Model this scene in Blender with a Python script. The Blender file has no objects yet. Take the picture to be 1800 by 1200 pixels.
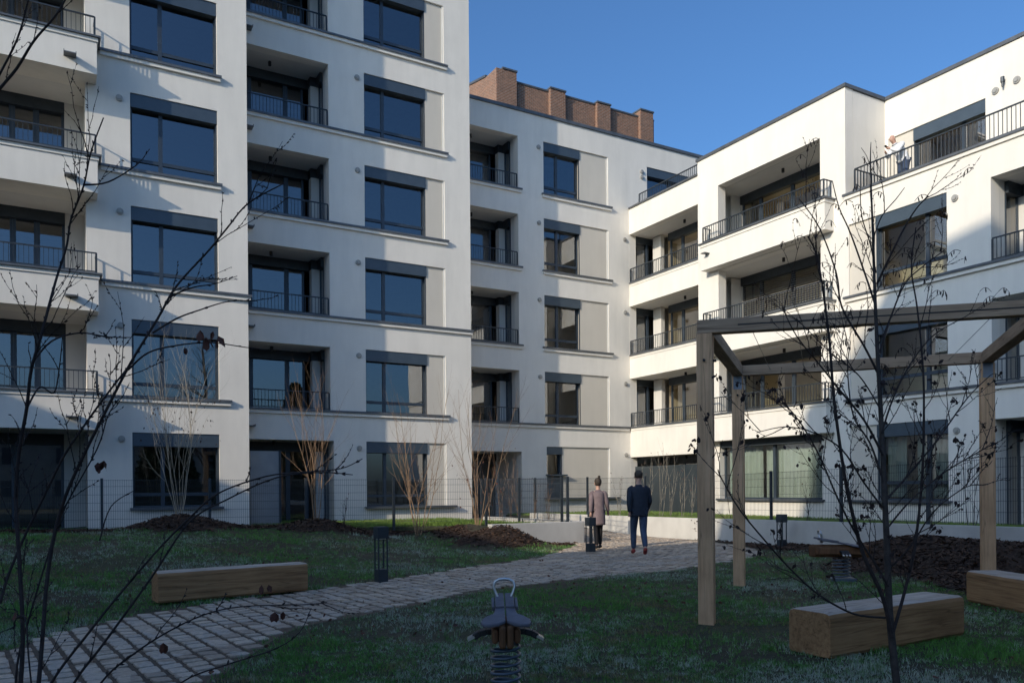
import bpy, bmesh, math, random
from mathutils import Vector, Matrix
R = math.radians
rnd = random.Random(7)
scn = bpy.context.scene
COL = scn.collection

# ------------------------------------------------------------------ helpers
def link(o, parent=None):
    COL.objects.link(o)
    if parent is not None: o.parent = parent
    return o

def tag(o, label=None, cat=None, group=None, kind=None):
    if label: o['label'] = label
    if cat: o['category'] = cat
    if group: o['group'] = group
    if kind: o['kind'] = kind
    return o

def empty(name, loc=(0, 0, 0), rz=0.0):
    o = bpy.data.objects.new(name, None); COL.objects.link(o)
    o.location = loc; o.rotation_euler = (0, 0, rz)
    o.empty_display_size = 0.2
    return o

class MB:
    def __init__(s, T=None):
        s.v = []; s.f = []; s.T = T; s.mi = []
    def add(s, vs, fs, mi=0):
        b = len(s.v)
        if s.T: vs = [s.T(*p) for p in vs]
        s.v.extend([tuple(p) for p in vs]); s.f.extend([tuple(b + i for i in f) for f in fs]); s.mi.extend([mi] * len(fs))
    def box(s, x0, x1, y0, y1, z0, z1, mi=0):
        s.add([(x0, y0, z0), (x1, y0, z0), (x1, y1, z0), (x0, y1, z0), (x0, y0, z1), (x1, y0, z1), (x1, y1, z1), (x0, y1, z1)],
              [(0, 3, 2, 1), (4, 5, 6, 7), (0, 1, 5, 4), (1, 2, 6, 5), (2, 3, 7, 6), (3, 0, 4, 7)], mi)
    def quad(s, a, b, c, d, mi=0):
        s.add([a, b, c, d], [(0, 1, 2, 3)], mi)
    def tube(s, pts, rad, n=6, cap=True, mi=0):
        pts = [Vector(p) for p in pts]
        m = len(pts)
        if not hasattr(rad, '__len__'): rad = [rad] * m
        vs = []; prev = None
        for i, p in enumerate(pts):
            if i == 0: t = pts[1] - pts[0]
            elif i == m - 1: t = pts[-1] - pts[-2]
            else: t = pts[i + 1] - pts[i - 1]
            t = t.normalized() if t.length > 1e-9 else Vector((0, 0, 1))
            if prev is None:
                a = Vector((0, 0, 1)) if abs(t.z) < .9 else Vector((1, 0, 0))
                u = t.cross(a).normalized()
            else:
                u = (prev - t * prev.dot(t))
                u = u.normalized() if u.length > 1e-6 else t.orthogonal().normalized()
            prev = u; w = t.cross(u)
            for k in range(n):
                an = 2 * math.pi * k / n
                vs.append(p + (u * math.cos(an) + w * math.sin(an)) * rad[i])
        fs = []
        for i in range(m - 1):
            for k in range(n):
                k2 = (k + 1) % n
                fs.append((i * n + k, i * n + k2, (i + 1) * n + k2, (i + 1) * n + k))
        if cap:
            fs.append(tuple(range(n - 1, -1, -1))); fs.append(tuple((m - 1) * n + k for k in range(n)))
        s.add(vs, fs, mi)
    def beam(s, a, b, w, h, up=(0, 0, 1), mi=0):
        a = Vector(a); b = Vector(b); t = (b - a).normalized(); up = Vector(up)
        sd = t.cross(up).normalized() * w / 2; uu = sd.cross(t).normalized() * h / 2
        vs = [a - sd - uu, a + sd - uu, a + sd + uu, a - sd + uu, b - sd - uu, b + sd - uu, b + sd + uu, b - sd + uu]
        s.add(vs, [(0, 1, 2, 3), (7, 6, 5, 4), (0, 4, 5, 1), (1, 5, 6, 2), (2, 6, 7, 3), (3, 7, 4, 0)], mi)
    def build(s, name, mat, parent=None, smooth=False, bevel=0.0, fixn=False):
        me = bpy.data.meshes.new(name)
        me.from_pydata(s.v, [], s.f)
        mats = mat if isinstance(mat, (list, tuple)) else [mat]
        for m in mats: me.materials.append(m)
        if len(mats) > 1: me.polygons.foreach_set('material_index', s.mi)
        if smooth: me.polygons.foreach_set('use_smooth', [True] * len(me.polygons))
        if fixn:
            bm = bmesh.new(); bm.from_mesh(me); bmesh.ops.recalc_face_normals(bm, faces=bm.faces); bm.to_mesh(me); bm.free()
        me.update()
        o = bpy.data.objects.new(name, me); link(o, parent)
        if bevel:
            md = o.modifiers.new('bevel', 'BEVEL'); md.width = bevel; md.segments = 2; md.limit_method = 'ANGLE'
        return o

# ------------------------------------------------------------------ materials
def new_mat(name):
    m = bpy.data.materials.new(name); m.use_nodes = True
    nt = m.node_tree; b = nt.nodes['Principled BSDF']
    return m, nt, b
def N(nt, t, **kw):
    n = nt.nodes.new(t)
    for k, v in kw.items():
        if k in n.inputs: n.inputs[k].default_value = v
        else: setattr(n, k, v)
    return n
def ramp(nt, fac, stops):
    r = nt.nodes.new('ShaderNodeValToRGB'); el = r.color_ramp.elements
    while len(el) < len(stops): el.new(0.5)
    for e, (p, c) in zip(el, stops):
        e.position = p; e.color = (*c, 1) if len(c) == 3 else c
    nt.links.new(fac, r.inputs[0]); return r.outputs[0]
def coords(nt, scale=(1, 1, 1), kind='Object', rot=(0, 0, 0)):
    tc = nt.nodes.new('ShaderNodeTexCoord'); mp = nt.nodes.new('ShaderNodeMapping')
    mp.inputs['Scale'].default_value = scale; mp.inputs['Rotation'].default_value = rot
    nt.links.new(tc.outputs[kind], mp.inputs[0]); return mp.outputs[0]
def noise(nt, vec, scale, detail=4, rough=.55):
    n = nt.nodes.new('ShaderNodeTexNoise'); n.inputs['Scale'].default_value = scale
    n.inputs['Detail'].default_value = detail; n.inputs['Roughness'].default_value = rough
    if vec is not None: nt.links.new(vec, n.inputs['Vector'])
    return n.outputs['Fac']
def bump(nt, b, h, strength=.3, dist=.02):
    n = nt.nodes.new('ShaderNodeBump'); n.inputs['Strength'].default_value = strength; n.inputs['Distance'].default_value = dist
    nt.links.new(h, n.inputs['Height']); nt.links.new(n.outputs[0], b.inputs['Normal'])
def simple(name, stops, scale=8, rough=.8, metal=0, bstr=.2, bdist=.01, bscale=None, vscale=(1, 1, 1), detail=4, spec=None):
    m, nt, b = new_mat(name); v = coords(nt, vscale)
    f = noise(nt, v, scale, detail); nt.links.new(ramp(nt, f, stops), b.inputs['Base Color'])
    b.inputs['Roughness'].default_value = rough; b.inputs['Metallic'].default_value = metal
    if spec is not None: b.inputs['Specular IOR Level'].default_value = spec
    if bstr: bump(nt, b, noise(nt, v, bscale or scale * 4, 3), bstr, bdist)
    return m
M = {}
def plaster(name, c, dv=.03):
    m, nt, b = new_mat(name); v = coords(nt)
    f1 = noise(nt, v, .7, 5, .6); v2 = coords(nt, (1.5, 1.5, .25)); f2 = noise(nt, v2, 2.2, 5, .6)
    mx = N(nt, 'ShaderNodeMath', operation='ADD'); nt.links.new(f1, mx.inputs[0]); nt.links.new(f2, mx.inputs[1])
    hf = N(nt, 'ShaderNodeMath', operation='MULTIPLY'); hf.inputs[1].default_value = .5; nt.links.new(mx.outputs[0], hf.inputs[0])
    lo = tuple(x * (1 - dv * 2.2) for x in c); hi = tuple(x * (1 + dv) for x in c)
    nt.links.new(ramp(nt, hf.outputs[0], [(.3, lo), (.65, hi)]), b.inputs['Base Color'])
    b.inputs['Roughness'].default_value = .93; b.inputs['Specular IOR Level'].default_value = .2
    bump(nt, b, noise(nt, v, 160, 3, .7), .35, .004)
    return m
M['plaster'] = plaster('white_plaster', (.80, .76, .69), .045)
M['beige'] = plaster('beige_plaster', (.63, .585, .51))
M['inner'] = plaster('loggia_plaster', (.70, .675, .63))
M['room'] = simple('shade_tinted_room_wall', [(.4, (.17, .15, .125)), (.6, (.22, .19, .155))], 2, .9, bstr=0)  # indoor shade put into the colour, for the left and middle rooms
M['sun_tinted_room'] = simple('sun_tinted_room_wall', [(.4, (.74, .61, .44)), (.6, (.80, .67, .49))], 2, .9, bstr=0)  # paler warm copy of the room wall: indoor sunlight put into the colour
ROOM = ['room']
M['dark'] = simple('anthracite_metal', [(.3, (.035, .045, .055)), (.7, (.050, .062, .075))], 6, .42, 0.3, .05, .002)
M['frame'] = simple('window_frame_metal', [(.3, (.040, .056, .076)), (.7, (.052, .070, .094))], 5, .4, 0.2, .04, .002)
M['roller'] = simple('roller_metal', [(.3, (.062, .088, .116)), (.7, (.075, .104, .135))], 4, .45, 0.3, .05, .002)
M['coping'] = simple('coping_metal', [(.3, (.10, .11, .12)), (.7, (.15, .16, .175))], 3, .5, .4, .05, .002)
M['vent'] = simple('vent_metal', [(.3, (.32, .31, .29)), (.7, (.42, .41, .38))], 20, .5, .2, .1)
M['white'] = simple('white_enamel', [(.3, (.62, .62, .6)), (.7, (.7, .7, .68))], 3, .5, bstr=0)
M['curtain'] = simple('curtain_cloth', [(.3, (.70, .75, .69)), (.7, (.79, .83, .77))], 4, .95, bstr=.1)
M['blind'] = simple('blind_slat', [(.3, (.30, .29, .27)), (.7, (.36, .35, .33))], 4, .5, .2, bstr=0)
M['concrete'] = simple('cast_concrete', [(.25, (.46, .44, .41)), (.6, (.58, .56, .52)), (.8, (.64, .62, .58))], 1.8, .85, 0, .3, .006, 40, (1, 1, .6), 6)
M['steel'] = simple('steel', [(.3, (.5, .52, .54)), (.7, (.62, .64, .66))], 8, .3, .9, 0)
M['spring'] = simple('painted_spring', [(.3, (.09, .12, .16)), (.7, (.13, .17, .22))], 8, .4, .4, 0)
M['black'] = simple('black_rubber', [(.3, (.012, .012, .013)), (.7, (.02, .02, .022))], 10, .6, 0, .1)
M['bark'] = simple('dark_bark', [(.3, (.020, .014, .014)), (.7, (.045, .032, .030))], 30, .8, 0, .4, .003, 120)
M['treebark'] = simple('grey_brown_bark', [(.3, (.030, .024, .022)), (.7, (.07, .058, .052))], 25, .8, 0, .4, .003, 100)
M['twig'] = simple('orange_twig', [(.3, (.20, .12, .07)), (.7, (.34, .22, .13))], 6, .8, 0, .2)
M['paletwig'] = simple('pale_twig', [(.3, (.26, .22, .17)), (.7, (.42, .37, .29))], 6, .8, 0, .2)
M['deadleaf'] = simple('dead_leaf', [(.3, (.06, .02, .015)), (.7, (.14, .05, .03))], 12, .8, 0, .2)
M['darkleaf'] = simple('dark_seed', [(.3, (.018, .010, .010)), (.7, (.04, .022, .02))], 12, .8, 0, .2)
M['skin'] = simple('skin', [(.3, (.50, .29, .21)), (.7, (.58, .35, .26))], 8, .55, 0, .05)
M['bluecoat'] = simple('navy_jacket', [(.3, (.012, .018, .032)), (.7, (.020, .028, .045))], 12, .85, 0, .3, .01, 30)
M['mauvecoat'] = simple('mauve_coat', [(.3, (.17, .125, .125)), (.7, (.23, .17, .17))], 12, .95, 0, .3, .01, 30)
M['jeans'] = simple('jeans', [(.3, (.035, .055, .10)), (.7, (.055, .08, .14))], 14, .9, 0, .2)
M['blacktights'] = simple('black_cloth', [(.3, (.012, .011, .012)), (.7, (.02, .018, .02))], 14, .9, 0, .2)
M['shirt'] = simple('white_shirt', [(.3, (.70, .71, .73)), (.7, (.8, .81, .83))], 14, .9, 0, .3, .01, 20)
M['hair'] = simple('dark_hair', [(.3, (.03, .022, .016)), (.7, (.07, .05, .035))], 40, .7, 0, .4)
M['red'] = simple('red_shoe', [(.3, (.25, .03, .025)), (.7, (.35, .05, .04))], 14, .7, 0, .1)
M['sign'] = simple('white_label', [(.3, (.75, .75, .72)), (.7, (.8, .8, .78))], 14, .7, 0, 0)

def glass_mat():
    m = bpy.data.materials.new('window_glass'); m.use_nodes = True; nt = m.node_tree; nt.nodes.clear()
    out = nt.nodes.new('ShaderNodeOutputMaterial'); mix = nt.nodes.new('ShaderNodeMixShader')
    tr = nt.nodes.new('ShaderNodeBsdfTransparent'); tr.inputs[0].default_value = (.66, .72, .70, 1)
    gl = nt.nodes.new('ShaderNodeBsdfGlossy'); gl.inputs['Roughness'].default_value = .003; gl.inputs[0].default_value = (.92, .95, 1, 1)
    fr = nt.nodes.new('ShaderNodeFresnel'); fr.inputs[0].default_value = 1.6
    ma = N(nt, 'ShaderNodeMath', operation='MULTIPLY_ADD'); ma.inputs[1].default_value = .95; ma.inputs[2].default_value = .15
    nt.links.new(fr.outputs[0], ma.inputs[0]); nt.links.new(ma.outputs[0], mix.inputs[0])
    nt.links.new(tr.outputs[0], mix.inputs[1]); nt.links.new(gl.outputs[0], mix.inputs[2]); nt.links.new(mix.outputs[0], out.inputs[0])
    v = coords(nt); n = nt.nodes.new('ShaderNodeBump'); n.inputs['Strength'].default_value = .04; n.inputs['Distance'].default_value = .03
    nt.links.new(noise(nt, v, .9, 1), n.inputs['Height']); nt.links.new(n.outputs[0], gl.inputs['Normal'])
    return m
M['glass'] = glass_mat()

def brick_mat():
    m, nt, b = new_mat('red_brick')
    tc = nt.nodes.new('ShaderNodeTexCoord'); sp = nt.nodes.new('ShaderNodeSeparateXYZ'); cb = nt.nodes.new('ShaderNodeCombineXYZ')
    nt.links.new(tc.outputs['Object'], sp.inputs[0])
    ad = N(nt, 'ShaderNodeMath', operation='ADD'); nt.links.new(sp.outputs[0], ad.inputs[0]); nt.links.new(sp.outputs[1], ad.inputs[1])
    nt.links.new(ad.outputs[0], cb.inputs[0]); nt.links.new(sp.outputs[2], cb.inputs[1])
    br = nt.nodes.new('ShaderNodeTexBrick'); nt.links.new(cb.outputs[0], br.inputs['Vector'])
    br.inputs['Scale'].default_value = 1; br.inputs['Brick Width'].default_value = .25; br.inputs['Row Height'].default_value = .083
    br.inputs['Mortar Size'].default_value = .012
    br.inputs['Color1'].default_value = (.27, .125, .07, 1); br.inputs['Color2'].default_value = (.17, .08, .05, 1); br.inputs['Mortar'].default_value = (.30, .25, .21, 1)
    f = noise(nt, tc.outputs['Object'], 9, 3)
    mx = nt.nodes.new('ShaderNodeMix'); mx.data_type = 'RGBA'; mx.blend_type = 'MULTIPLY'; mx.inputs[0].default_value = .6
    nt.links.new(br.outputs['Color'], mx.inputs[6]); nt.links.new(ramp(nt, f, [(.3, (.7, .7, .7)), (.7, (1.3, 1.25, 1.2))]), mx.inputs[7])
    nt.links.new(mx.outputs[2], b.inputs['Base Color']); b.inputs['Roughness'].default_value = .9
    bump(nt, b, br.outputs['Fac'], -.4, .01)
    return m
M['brick'] = brick_mat()

def wood_mat(name, axis, c0, c1, c2, crack=1.0):
    m, nt, b = new_mat(name)
    sc = [14, 14, 14]; sc[axis] = .9
    v = coords(nt, tuple(sc)); f = noise(nt, v, 1.6, 6, .65)
    v2 = coords(nt, (1, 1, 1)); f2 = noise(nt, v2, 1.3, 4)
    a = ramp(nt, f, [(.25, c0), (.5, c1), (.8, c2)])
    d = ramp(nt, f2, [(.3, (.65, .6, .55)), (.7, (1.15, 1.1, 1.05))])
    mx = nt.nodes.new('ShaderNodeMix'); mx.data_type = 'RGBA'; mx.blend_type = 'MULTIPLY'; mx.inputs[0].default_value = .8
    nt.links.new(a, mx.inputs[6]); nt.links.new(d, mx.inputs[7])
    sc3 = [9, 9, 9]; sc3[axis] = .35
    v3 = coords(nt, tuple(sc3)); f3 = noise(nt, v3, 1.1, 2)
    cr = ramp(nt, f3, [(.485, (1, 1, 1)), (.5, (.3, .25, .2)), (.515, (1, 1, 1))])
    m2 = nt.nodes.new('ShaderNodeMix'); m2.data_type = 'RGBA'; m2.blend_type = 'MULTIPLY'; m2.inputs[0].default_value = .55 * crack
    nt.links.new(mx.outputs[2], m2.inputs[6]); nt.links.new(cr, m2.inputs[7])
    nt.links.new(m2.outputs[2], b.inputs['Base Color']); b.inputs['Roughness'].default_value = .8
    bump(nt, b, f, .5, .006)
    return m
M['oak'] = wood_mat('oak_timber', 0, (.17, .09, .04), (.36, .205, .095), (.50, .31, .155))
M['frosty'] = wood_mat('frosted_bleached_timber', 0, (.30, .24, .19), (.50, .43, .365), (.62, .57, .52))
M['oakz'] = wood_mat('weathered_post_timber', 2, (.44, .27, .145), (.68, .43, .25), (.80, .54, .34))
M['oakbeam'] = wood_mat('weathered_beam_timber', 0, (.26, .18, .12), (.41, .295, .20), (.50, .375, .265))
M['ridewood'] = wood_mat('rider_wood', 2, (.10, .045, .02), (.17, .08, .035), (.24, .12, .055))
M['seatgrey'] = simple('dark_seat_board', [(.3, (.09, .09, .11)), (.7, (.15, .15, .18))], 10, .55, 0, .2, .003)

def ground_mat():
    m, nt, b = new_mat('lawn_soil'); v = coords(nt)
    f1 = noise(nt, v, .45, 5, .6); f2 = noise(nt, v, 9, 6, .7); f3 = noise(nt, v, 45, 4, .7)
    a = ramp(nt, f1, [(.35, (.060, .048, .030)), (.5, (.050, .060, .026)), (.65, (.085, .070, .045))])
    d = ramp(nt, f2, [(.3, (.5, .45, .4)), (.55, (1, 1, 1)), (.75, (1.5, 1.4, 1.35))])
    mx = nt.nodes.new('ShaderNodeMix'); mx.data_type = 'RGBA'; mx.blend_type = 'MULTIPLY'; mx.inputs[0].default_value = 1
    nt.links.new(a, mx.inputs[6]); nt.links.new(d, mx.inputs[7]); nt.links.new(mx.outputs[2], b.inputs['Base Color'])
    b.inputs['Roughness'].default_value = .95
    bump(nt, b, f3, .8, .04); return m
M['ground'] = ground_mat()
M['conifer'] = simple('conifer_needles', [(.3, (.015, .035, .014)), (.7, (.035, .07, .028))], 6, .8, 0, 0)
M['mulch'] = simple('mulch_soil', [(.3, (.022, .012, .008)), (.7, (.06, .034, .022))], 14, .95, 0, 1, .04, 30)
M['chip'] = simple('wood_chip', [(.3, (.035, .018, .011)), (.55, (.08, .042, .025)), (.75, (.16, .095, .06))], 7, .9, 0, .2)
M['joint'] = simple('path_joint', [(.3, (.075, .052, .034)), (.7, (.14, .10, .07))], 12, .95, 0, .7, .015, 60)
def grass_mat(name, green, straw, frost, fr_lo):
    m, nt, b = new_mat(name); v = coords(nt)
    big = noise(nt, v, .85, 5, .65); mid = noise(nt, v, 5.5, 5, .7); fine = noise(nt, v, 40, 3, .6)
    def mixc(f, a, c):
        mx = nt.nodes.new('ShaderNodeMix'); mx.data_type = 'RGBA'; nt.links.new(f, mx.inputs[0])
        for k, q in ((6, a), (7, c)):
            if isinstance(q, tuple): mx.inputs[k].default_value = (*q, 1)
            else: nt.links.new(q, mx.inputs[k])
        return mx.outputs[2]
    g_ = ramp(nt, mid, [(.3, tuple(x * .6 for x in green)), (.7, tuple(x * 1.35 for x in green))])
    ad = N(nt, 'ShaderNodeMath', operation='MULTIPLY_ADD'); ad.inputs[1].default_value = .7; nt.links.new(big, ad.inputs[0]); f3 = N(nt, 'ShaderNodeMath', operation='MULTIPLY'); f3.inputs[1].default_value = .3; nt.links.new(fine, f3.inputs[0]); nt.links.new(f3.outputs[0], ad.inputs[2])
    a = mixc(ramp(nt, ad.outputs[0], [(.53, (0, 0, 0)), (.60, (1, 1, 1))]), g_, straw)
    ad2 = N(nt, 'ShaderNodeMath', operation='MULTIPLY_ADD'); ad2.inputs[1].default_value = .6; nt.links.new(mid, ad2.inputs[0]); f4 = N(nt, 'ShaderNodeMath', operation='MULTIPLY'); f4.inputs[1].default_value = .4; nt.links.new(fine, f4.inputs[0]); nt.links.new(f4.outputs[0], ad2.inputs[2])
    bb_ = N(nt, 'ShaderNodeMath', operation='MULTIPLY_ADD'); bb_.inputs[1].default_value = .55; bb_.inputs[2].default_value = -.275; nt.links.new(noise(nt, coords(nt, (1, 1, 1)), .38, 2), bb_.inputs[0]); ad3 = N(nt, 'ShaderNodeMath', operation='ADD'); nt.links.new(bb_.outputs[0], ad3.inputs[0]); nt.links.new(ad2.outputs[0], ad3.inputs[1])
    c = mixc(ramp(nt, ad3.outputs[0], [(fr_lo, (0, 0, 0)), (fr_lo + .09, (1, 1, 1))]), a, frost)
    nt.links.new(c, b.inputs['Base Color']); b.inputs['Roughness'].default_value = .7
    return m
M['grass'] = grass_mat('frosted_grass', (.10, .26, .04), (.23, .17, .08), (.40, .44, .36), .50)
M['sungrass'] = grass_mat('garden_grass', (.15, .24, .035), (.20, .20, .07), (.25, .32, .10), .8)
def stone_mat():
    m, nt, b = new_mat('cobble_stone'); v = coords(nt)
    vo = nt.nodes.new('ShaderNodeTexVoronoi'); vo.inputs['Scale'].default_value = 3.2; nt.links.new(v, vo.inputs['Vector'])
    sp = nt.nodes.new('ShaderNodeSeparateColor'); nt.links.new(vo.outputs['Color'], sp.inputs[0])
    a = ramp(nt, sp.outputs[0], [(0, (.34, .265, .20)), (.35, (.50, .40, .305)), (.65, (.44, .38, .32)), (1, (.60, .48, .365))])
    d = ramp(nt, noise(nt, v, 25, 4, .7), [(.3, (.72, .72, .72)), (.7, (1.15, 1.15, 1.15))])
    mx = nt.nodes.new('ShaderNodeMix'); mx.data_type = 'RGBA'; mx.blend_type = 'MULTIPLY'; mx.inputs[0].default_value = 1
    nt.links.new(a, mx.inputs[6]); nt.links.new(d, mx.inputs[7]); nt.links.new(mx.outputs[2], b.inputs['Base Color'])
    b.inputs['Roughness'].default_value = .75; bump(nt, b, noise(nt, v, 40, 4, .7), .5, .01); return m
M['stone'] = stone_mat()
M['rooftile'] = simple('red_roof_tile', [(.3, (.30, .09, .05)), (.7, (.40, .14, .08))], 4, .8, 0, .3)
M['render'] = simple('grey_render', [(.3, (.30, .28, .25)), (.7, (.38, .36, .32))], 2, .9, 0, .2)
M['steelblue'] = simple('galvanised_shoe', [(.3, (.22, .25, .29)), (.7, (.32, .36, .41))], 9, .5, .3, .1)
M['screen'] = simple('grey_privacy_panel', [(.3, (.025, .036, .045)), (.7, (.05, .06, .065))], 1.2, .35, .1, .03)
M['door'] = simple('grey_door_panel', [(.3, (.25, .26, .27)), (.7, (.32, .33, .34))], 2, .6, 0, .05)

# ------------------------------------------------------------------ camera geometry (measured from the photograph)
F_PX, CY, ROLL, YAW, EYE = 1410.0, 857.6, -0.00705, 0.51704, 1.5
sy, cyw = math.sin(YAW), math.cos(YAW)
cr, sr = math.cos(ROLL), math.sin(ROLL)
def ray(px, py):
    dx, dy = px - 900, py - CY
    X = (cr * dx + sr * dy) / F_PX; Y = (-sr * dx + cr * dy) / F_PX
    return Vector((sy + cyw * X, cyw - sy * X, -Y))
def atD(px, py, D):
    return Vector((0, 0, EYE)) + ray(px, py) * D

# facade frames: TY(Y) -> (u=x, depth inward=+y);  TX(X) -> (u=y, depth inward=+x)
def TY(Y): return lambda u, d, z: (u, Y + d, z)
def TX(X): return lambda u, d, z: (X + d, u, z)

YA, YB, YC, XD, XE, XP, XS = 23.44, 25.05, 26.65, 20.85, 20.15, 19.75, 21.98
LV = [4.0, 7.0, 10.0, 13.0, 16.0, 19.0]

def wall(T, u0, u1, z0, z1, holes, parent, name='wall', mat='plaster', t=.35, cl=(1, 1)):
    us = sorted({u0, u1, *[h[0] for h in holes], *[h[1] for h in holes]}); us = [u for u in us if u0 <= u <= u1]
    zs = sorted({z0, z1, *[h[2] for h in holes], *[h[3] for h in holes]}); zs = [z for z in zs if z0 <= z <= z1]
    b = MB(T)
    for i in range(len(us) - 1):
        for j in range(len(zs) - 1):
            a, c, e, g = us[i], us[i + 1], zs[j], zs[j + 1]; mu, mz = (a + c) / 2, (e + g) / 2
            if any(h[0] < mu < h[1] and h[2] < mz < h[3] for h in holes): continue
            b.quad((a, 0, e), (c, 0, e), (c, 0, g), (a, 0, g)); b.quad((a, t, e), (a, t, g), (c, t, g), (c, t, e))
    for h in holes:
        a, c, e, g = max(h[0], u0), min(h[1], u1), max(h[2], z0), min(h[3], z1)
        if h[0] > u0: b.quad((a, 0, e), (a, 0, g), (a, t, g), (a, t, e))
        if h[1] < u1: b.quad((c, 0, e), (c, t, e), (c, t, g), (c, 0, g))
        b.quad((a, 0, g), (c, 0, g), (c, t, g), (a, t, g))
        b.quad((a, 0, e), (a, t, e), (c, t, e), (c, 0, e))
    if cl[0]: b.quad((u0, 0, z0), (u0, 0, z1), (u0, t, z1), (u0, t, z0))
    if cl[1]: b.quad((u1, 0, z0), (u1, t, z0), (u1, t, z1), (u1, 0, z1))
    b.quad((u0, 0, z1), (u1, 0, z1), (u1, t, z1), (u0, t, z1))
    return b.build(name, M[mat], parent)

def room(b, u0, u1, z0, z1, d0, d1):
    b.quad((u0, d1, z0), (u1, d1, z0), (u1, d1, z1), (u0, d1, z1))
    b.quad((u0, d0, z0), (u0, d1, z0), (u0, d1, z1), (u0, d0, z1))
    b.quad((u1, d0, z0), (u1, d0, z1), (u1, d1, z1), (u1, d1, z0))
    b.quad((u0, d0, z0), (u1, d0, z0), (u1, d1, z0), (u0, d1, z0))
    b.quad((u0, d0, z1), (u0, d1, z1), (u1, d1, z1), (u1, d0, z1))

def isx(T): return abs(T(1, 0, 0)[1] - T(0, 0, 0)[1]) > .5
def pane_quad(g, T, q, side=False):
    if isx(T) != side: q = q[::-1]
    g.quad(*q)
def glazing(T, u0, u1, z0, z1, d, mull, transom, parent, fw=.06, name='window', door=False):
    """frame mesh (returned) ; panes are children"""
    b = MB(T); th = .07
    b.box(u0, u0 + fw, d, d + th, z0, z1); b.box(u1 - fw, u1, d, d + th, z0, z1)
    b.box(u0 + fw, u1 - fw, d, d + th, z1 - fw, z1); b.box(u0 + fw, u1 - fw, d, d + th, z0, z0 + fw)
    e = [u0 + fw]
    for m in mull:
        b.box(m - .05, m + .05, d - .012, d + th, z0 + fw, z1 - fw); e += [m - .05, m + .05]
    e.append(u1 - fw); panes = []
    for i in range(0, len(e), 2):
        a, c = e[i], e[i + 1]
        if transom:
            b.box(a, c, d - .006, d + th - .003, transom - .045, transom + .045)
            panes += [(a, c, z0 + fw, transom - .045), (a, c, transom + .045, z1 - fw)]
        else: panes.append((a, c, z0 + fw, z1 - fw))
    fr = b.build(name, M['frame'], parent)
    g = MB(T)
    for a, c, e0, g0 in panes: pane_quad(g, T, [(a, d + .035, e0), (c, d + .035, e0), (c, d + .035, g0), (a, d + .035, g0)])
    g.build('pane', M['glass'], fr)
    return fr

def window(T, u0, u1, z0, z1, parent, mull, transom, roller=.36, rec=.2, curtain=None, depth=3.2):
    fr = glazing(T, u0, u1, z0 + .0, z1 - roller * .2, rec, mull, transom, parent)
    rb = MB(T); rb.box(u0 + .004, u1 - .004, .03, rec + .09, z1 - roller, z1 - .004)
    rb.build('roller_box', M['roller'], fr)
    for u in (u0 + .004, u1 - .034):
        gr = MB(T); gr.box(u, u + .03, .07, .12, z0 + .02, z1 - roller); gr.build('guide_rail', M['frame'], fr)
    r = MB(T); room(r, u0 - .45, u1 + .45, z0 - .5, z1 + .15, .352, 1.9 if ROOM[0] == 'sun_tinted_room' else depth); r.build('room', M[ROOM[0]], fr)
    if curtain: drape(T, u0 + .1, u1 - .1, z0 + .1, z1 - .25, rec + .22, fr, curtain)
    return fr

def drape(T, u0, u1, z0, z1, d, parent, gaps):
    b = MB(T); n = int((u1 - u0) / .03); pts = []
    for i in range(n + 1):
        u = u0 + (u1 - u0) * i / n
        pts.append((u, d + .035 * math.sin(u * 41) + .02 * math.sin(u * 17 + 1)))
    for i in range(n):
        f = i / n
        if any(a < f < c for a, c in gaps): continue
        (a, p), (c, q) = pts[i], pts[i + 1]
        b.quad((a, p, z0), (c, q, z0), (c, q, z1), (a, p, z1))
    b.build('curtain', M['curtain'], parent, smooth=True)

def sill(T, u0, u1, z, parent, d=.11, band=True):
    b = MB(T); b.box(u0, u1, -d, .06, z - .03, z + .012); b.box(u0, u1, -d, -d + .012, z - .055, z - .03)
    o = b.build('sill', M['coping'], parent)
    if band:
        c = MB(T); c.box(u0 + .03, u1 - .03, -d + .035, -.002, z - .15, z - .032); c.build('cornice_band', M['plaster'], o)
    return o

def rail(T, u0, u1, z, h, d, parent, ends=(0, 0), ret=(None, None), name='railing'):
    """baluster railing along u at depth d; ret: depth to which a return runs at each end"""
    b = MB(T); st = .022
    b.box(u0, u1, d - .022, d + .022, z + h - .015, z + h + .015); b.box(u0, u1, d - .015, d + .015, z + .05, z + .075)
    n = max(2, int(round((u1 - u0) / .105)))
    for i in range(n + 1):
        u = u0 + (u1 - u0) * i / n; big = i in (0, n)
        w = .02 if big else .006
        b.box(u - w, u + w, d - (.018 if big else .010), d + (.018 if big else .010), z if big else z + .06, z + h - .012)
    for uu, rr in ((u0, ret[0]), (u1, ret[1])):
        if rr is None: continue
        b.box(uu - .018, uu + .018, min(d, rr), max(d, rr), z + h - .013, z + h + .013)
        b.box(uu - .012, uu + .012, min(d, rr), max(d, rr), z + .05, z + .075)
        m = max(1, int(abs(rr - d) / .13))
        for k in range(1, m + 1):
            dd = d + (rr - d) * k / (m + .4)
            b.box(uu - .014, uu + .014, dd - .007, dd + .007, z + .06, z + h)
    return b.build(name, M['dark'], parent)

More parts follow.
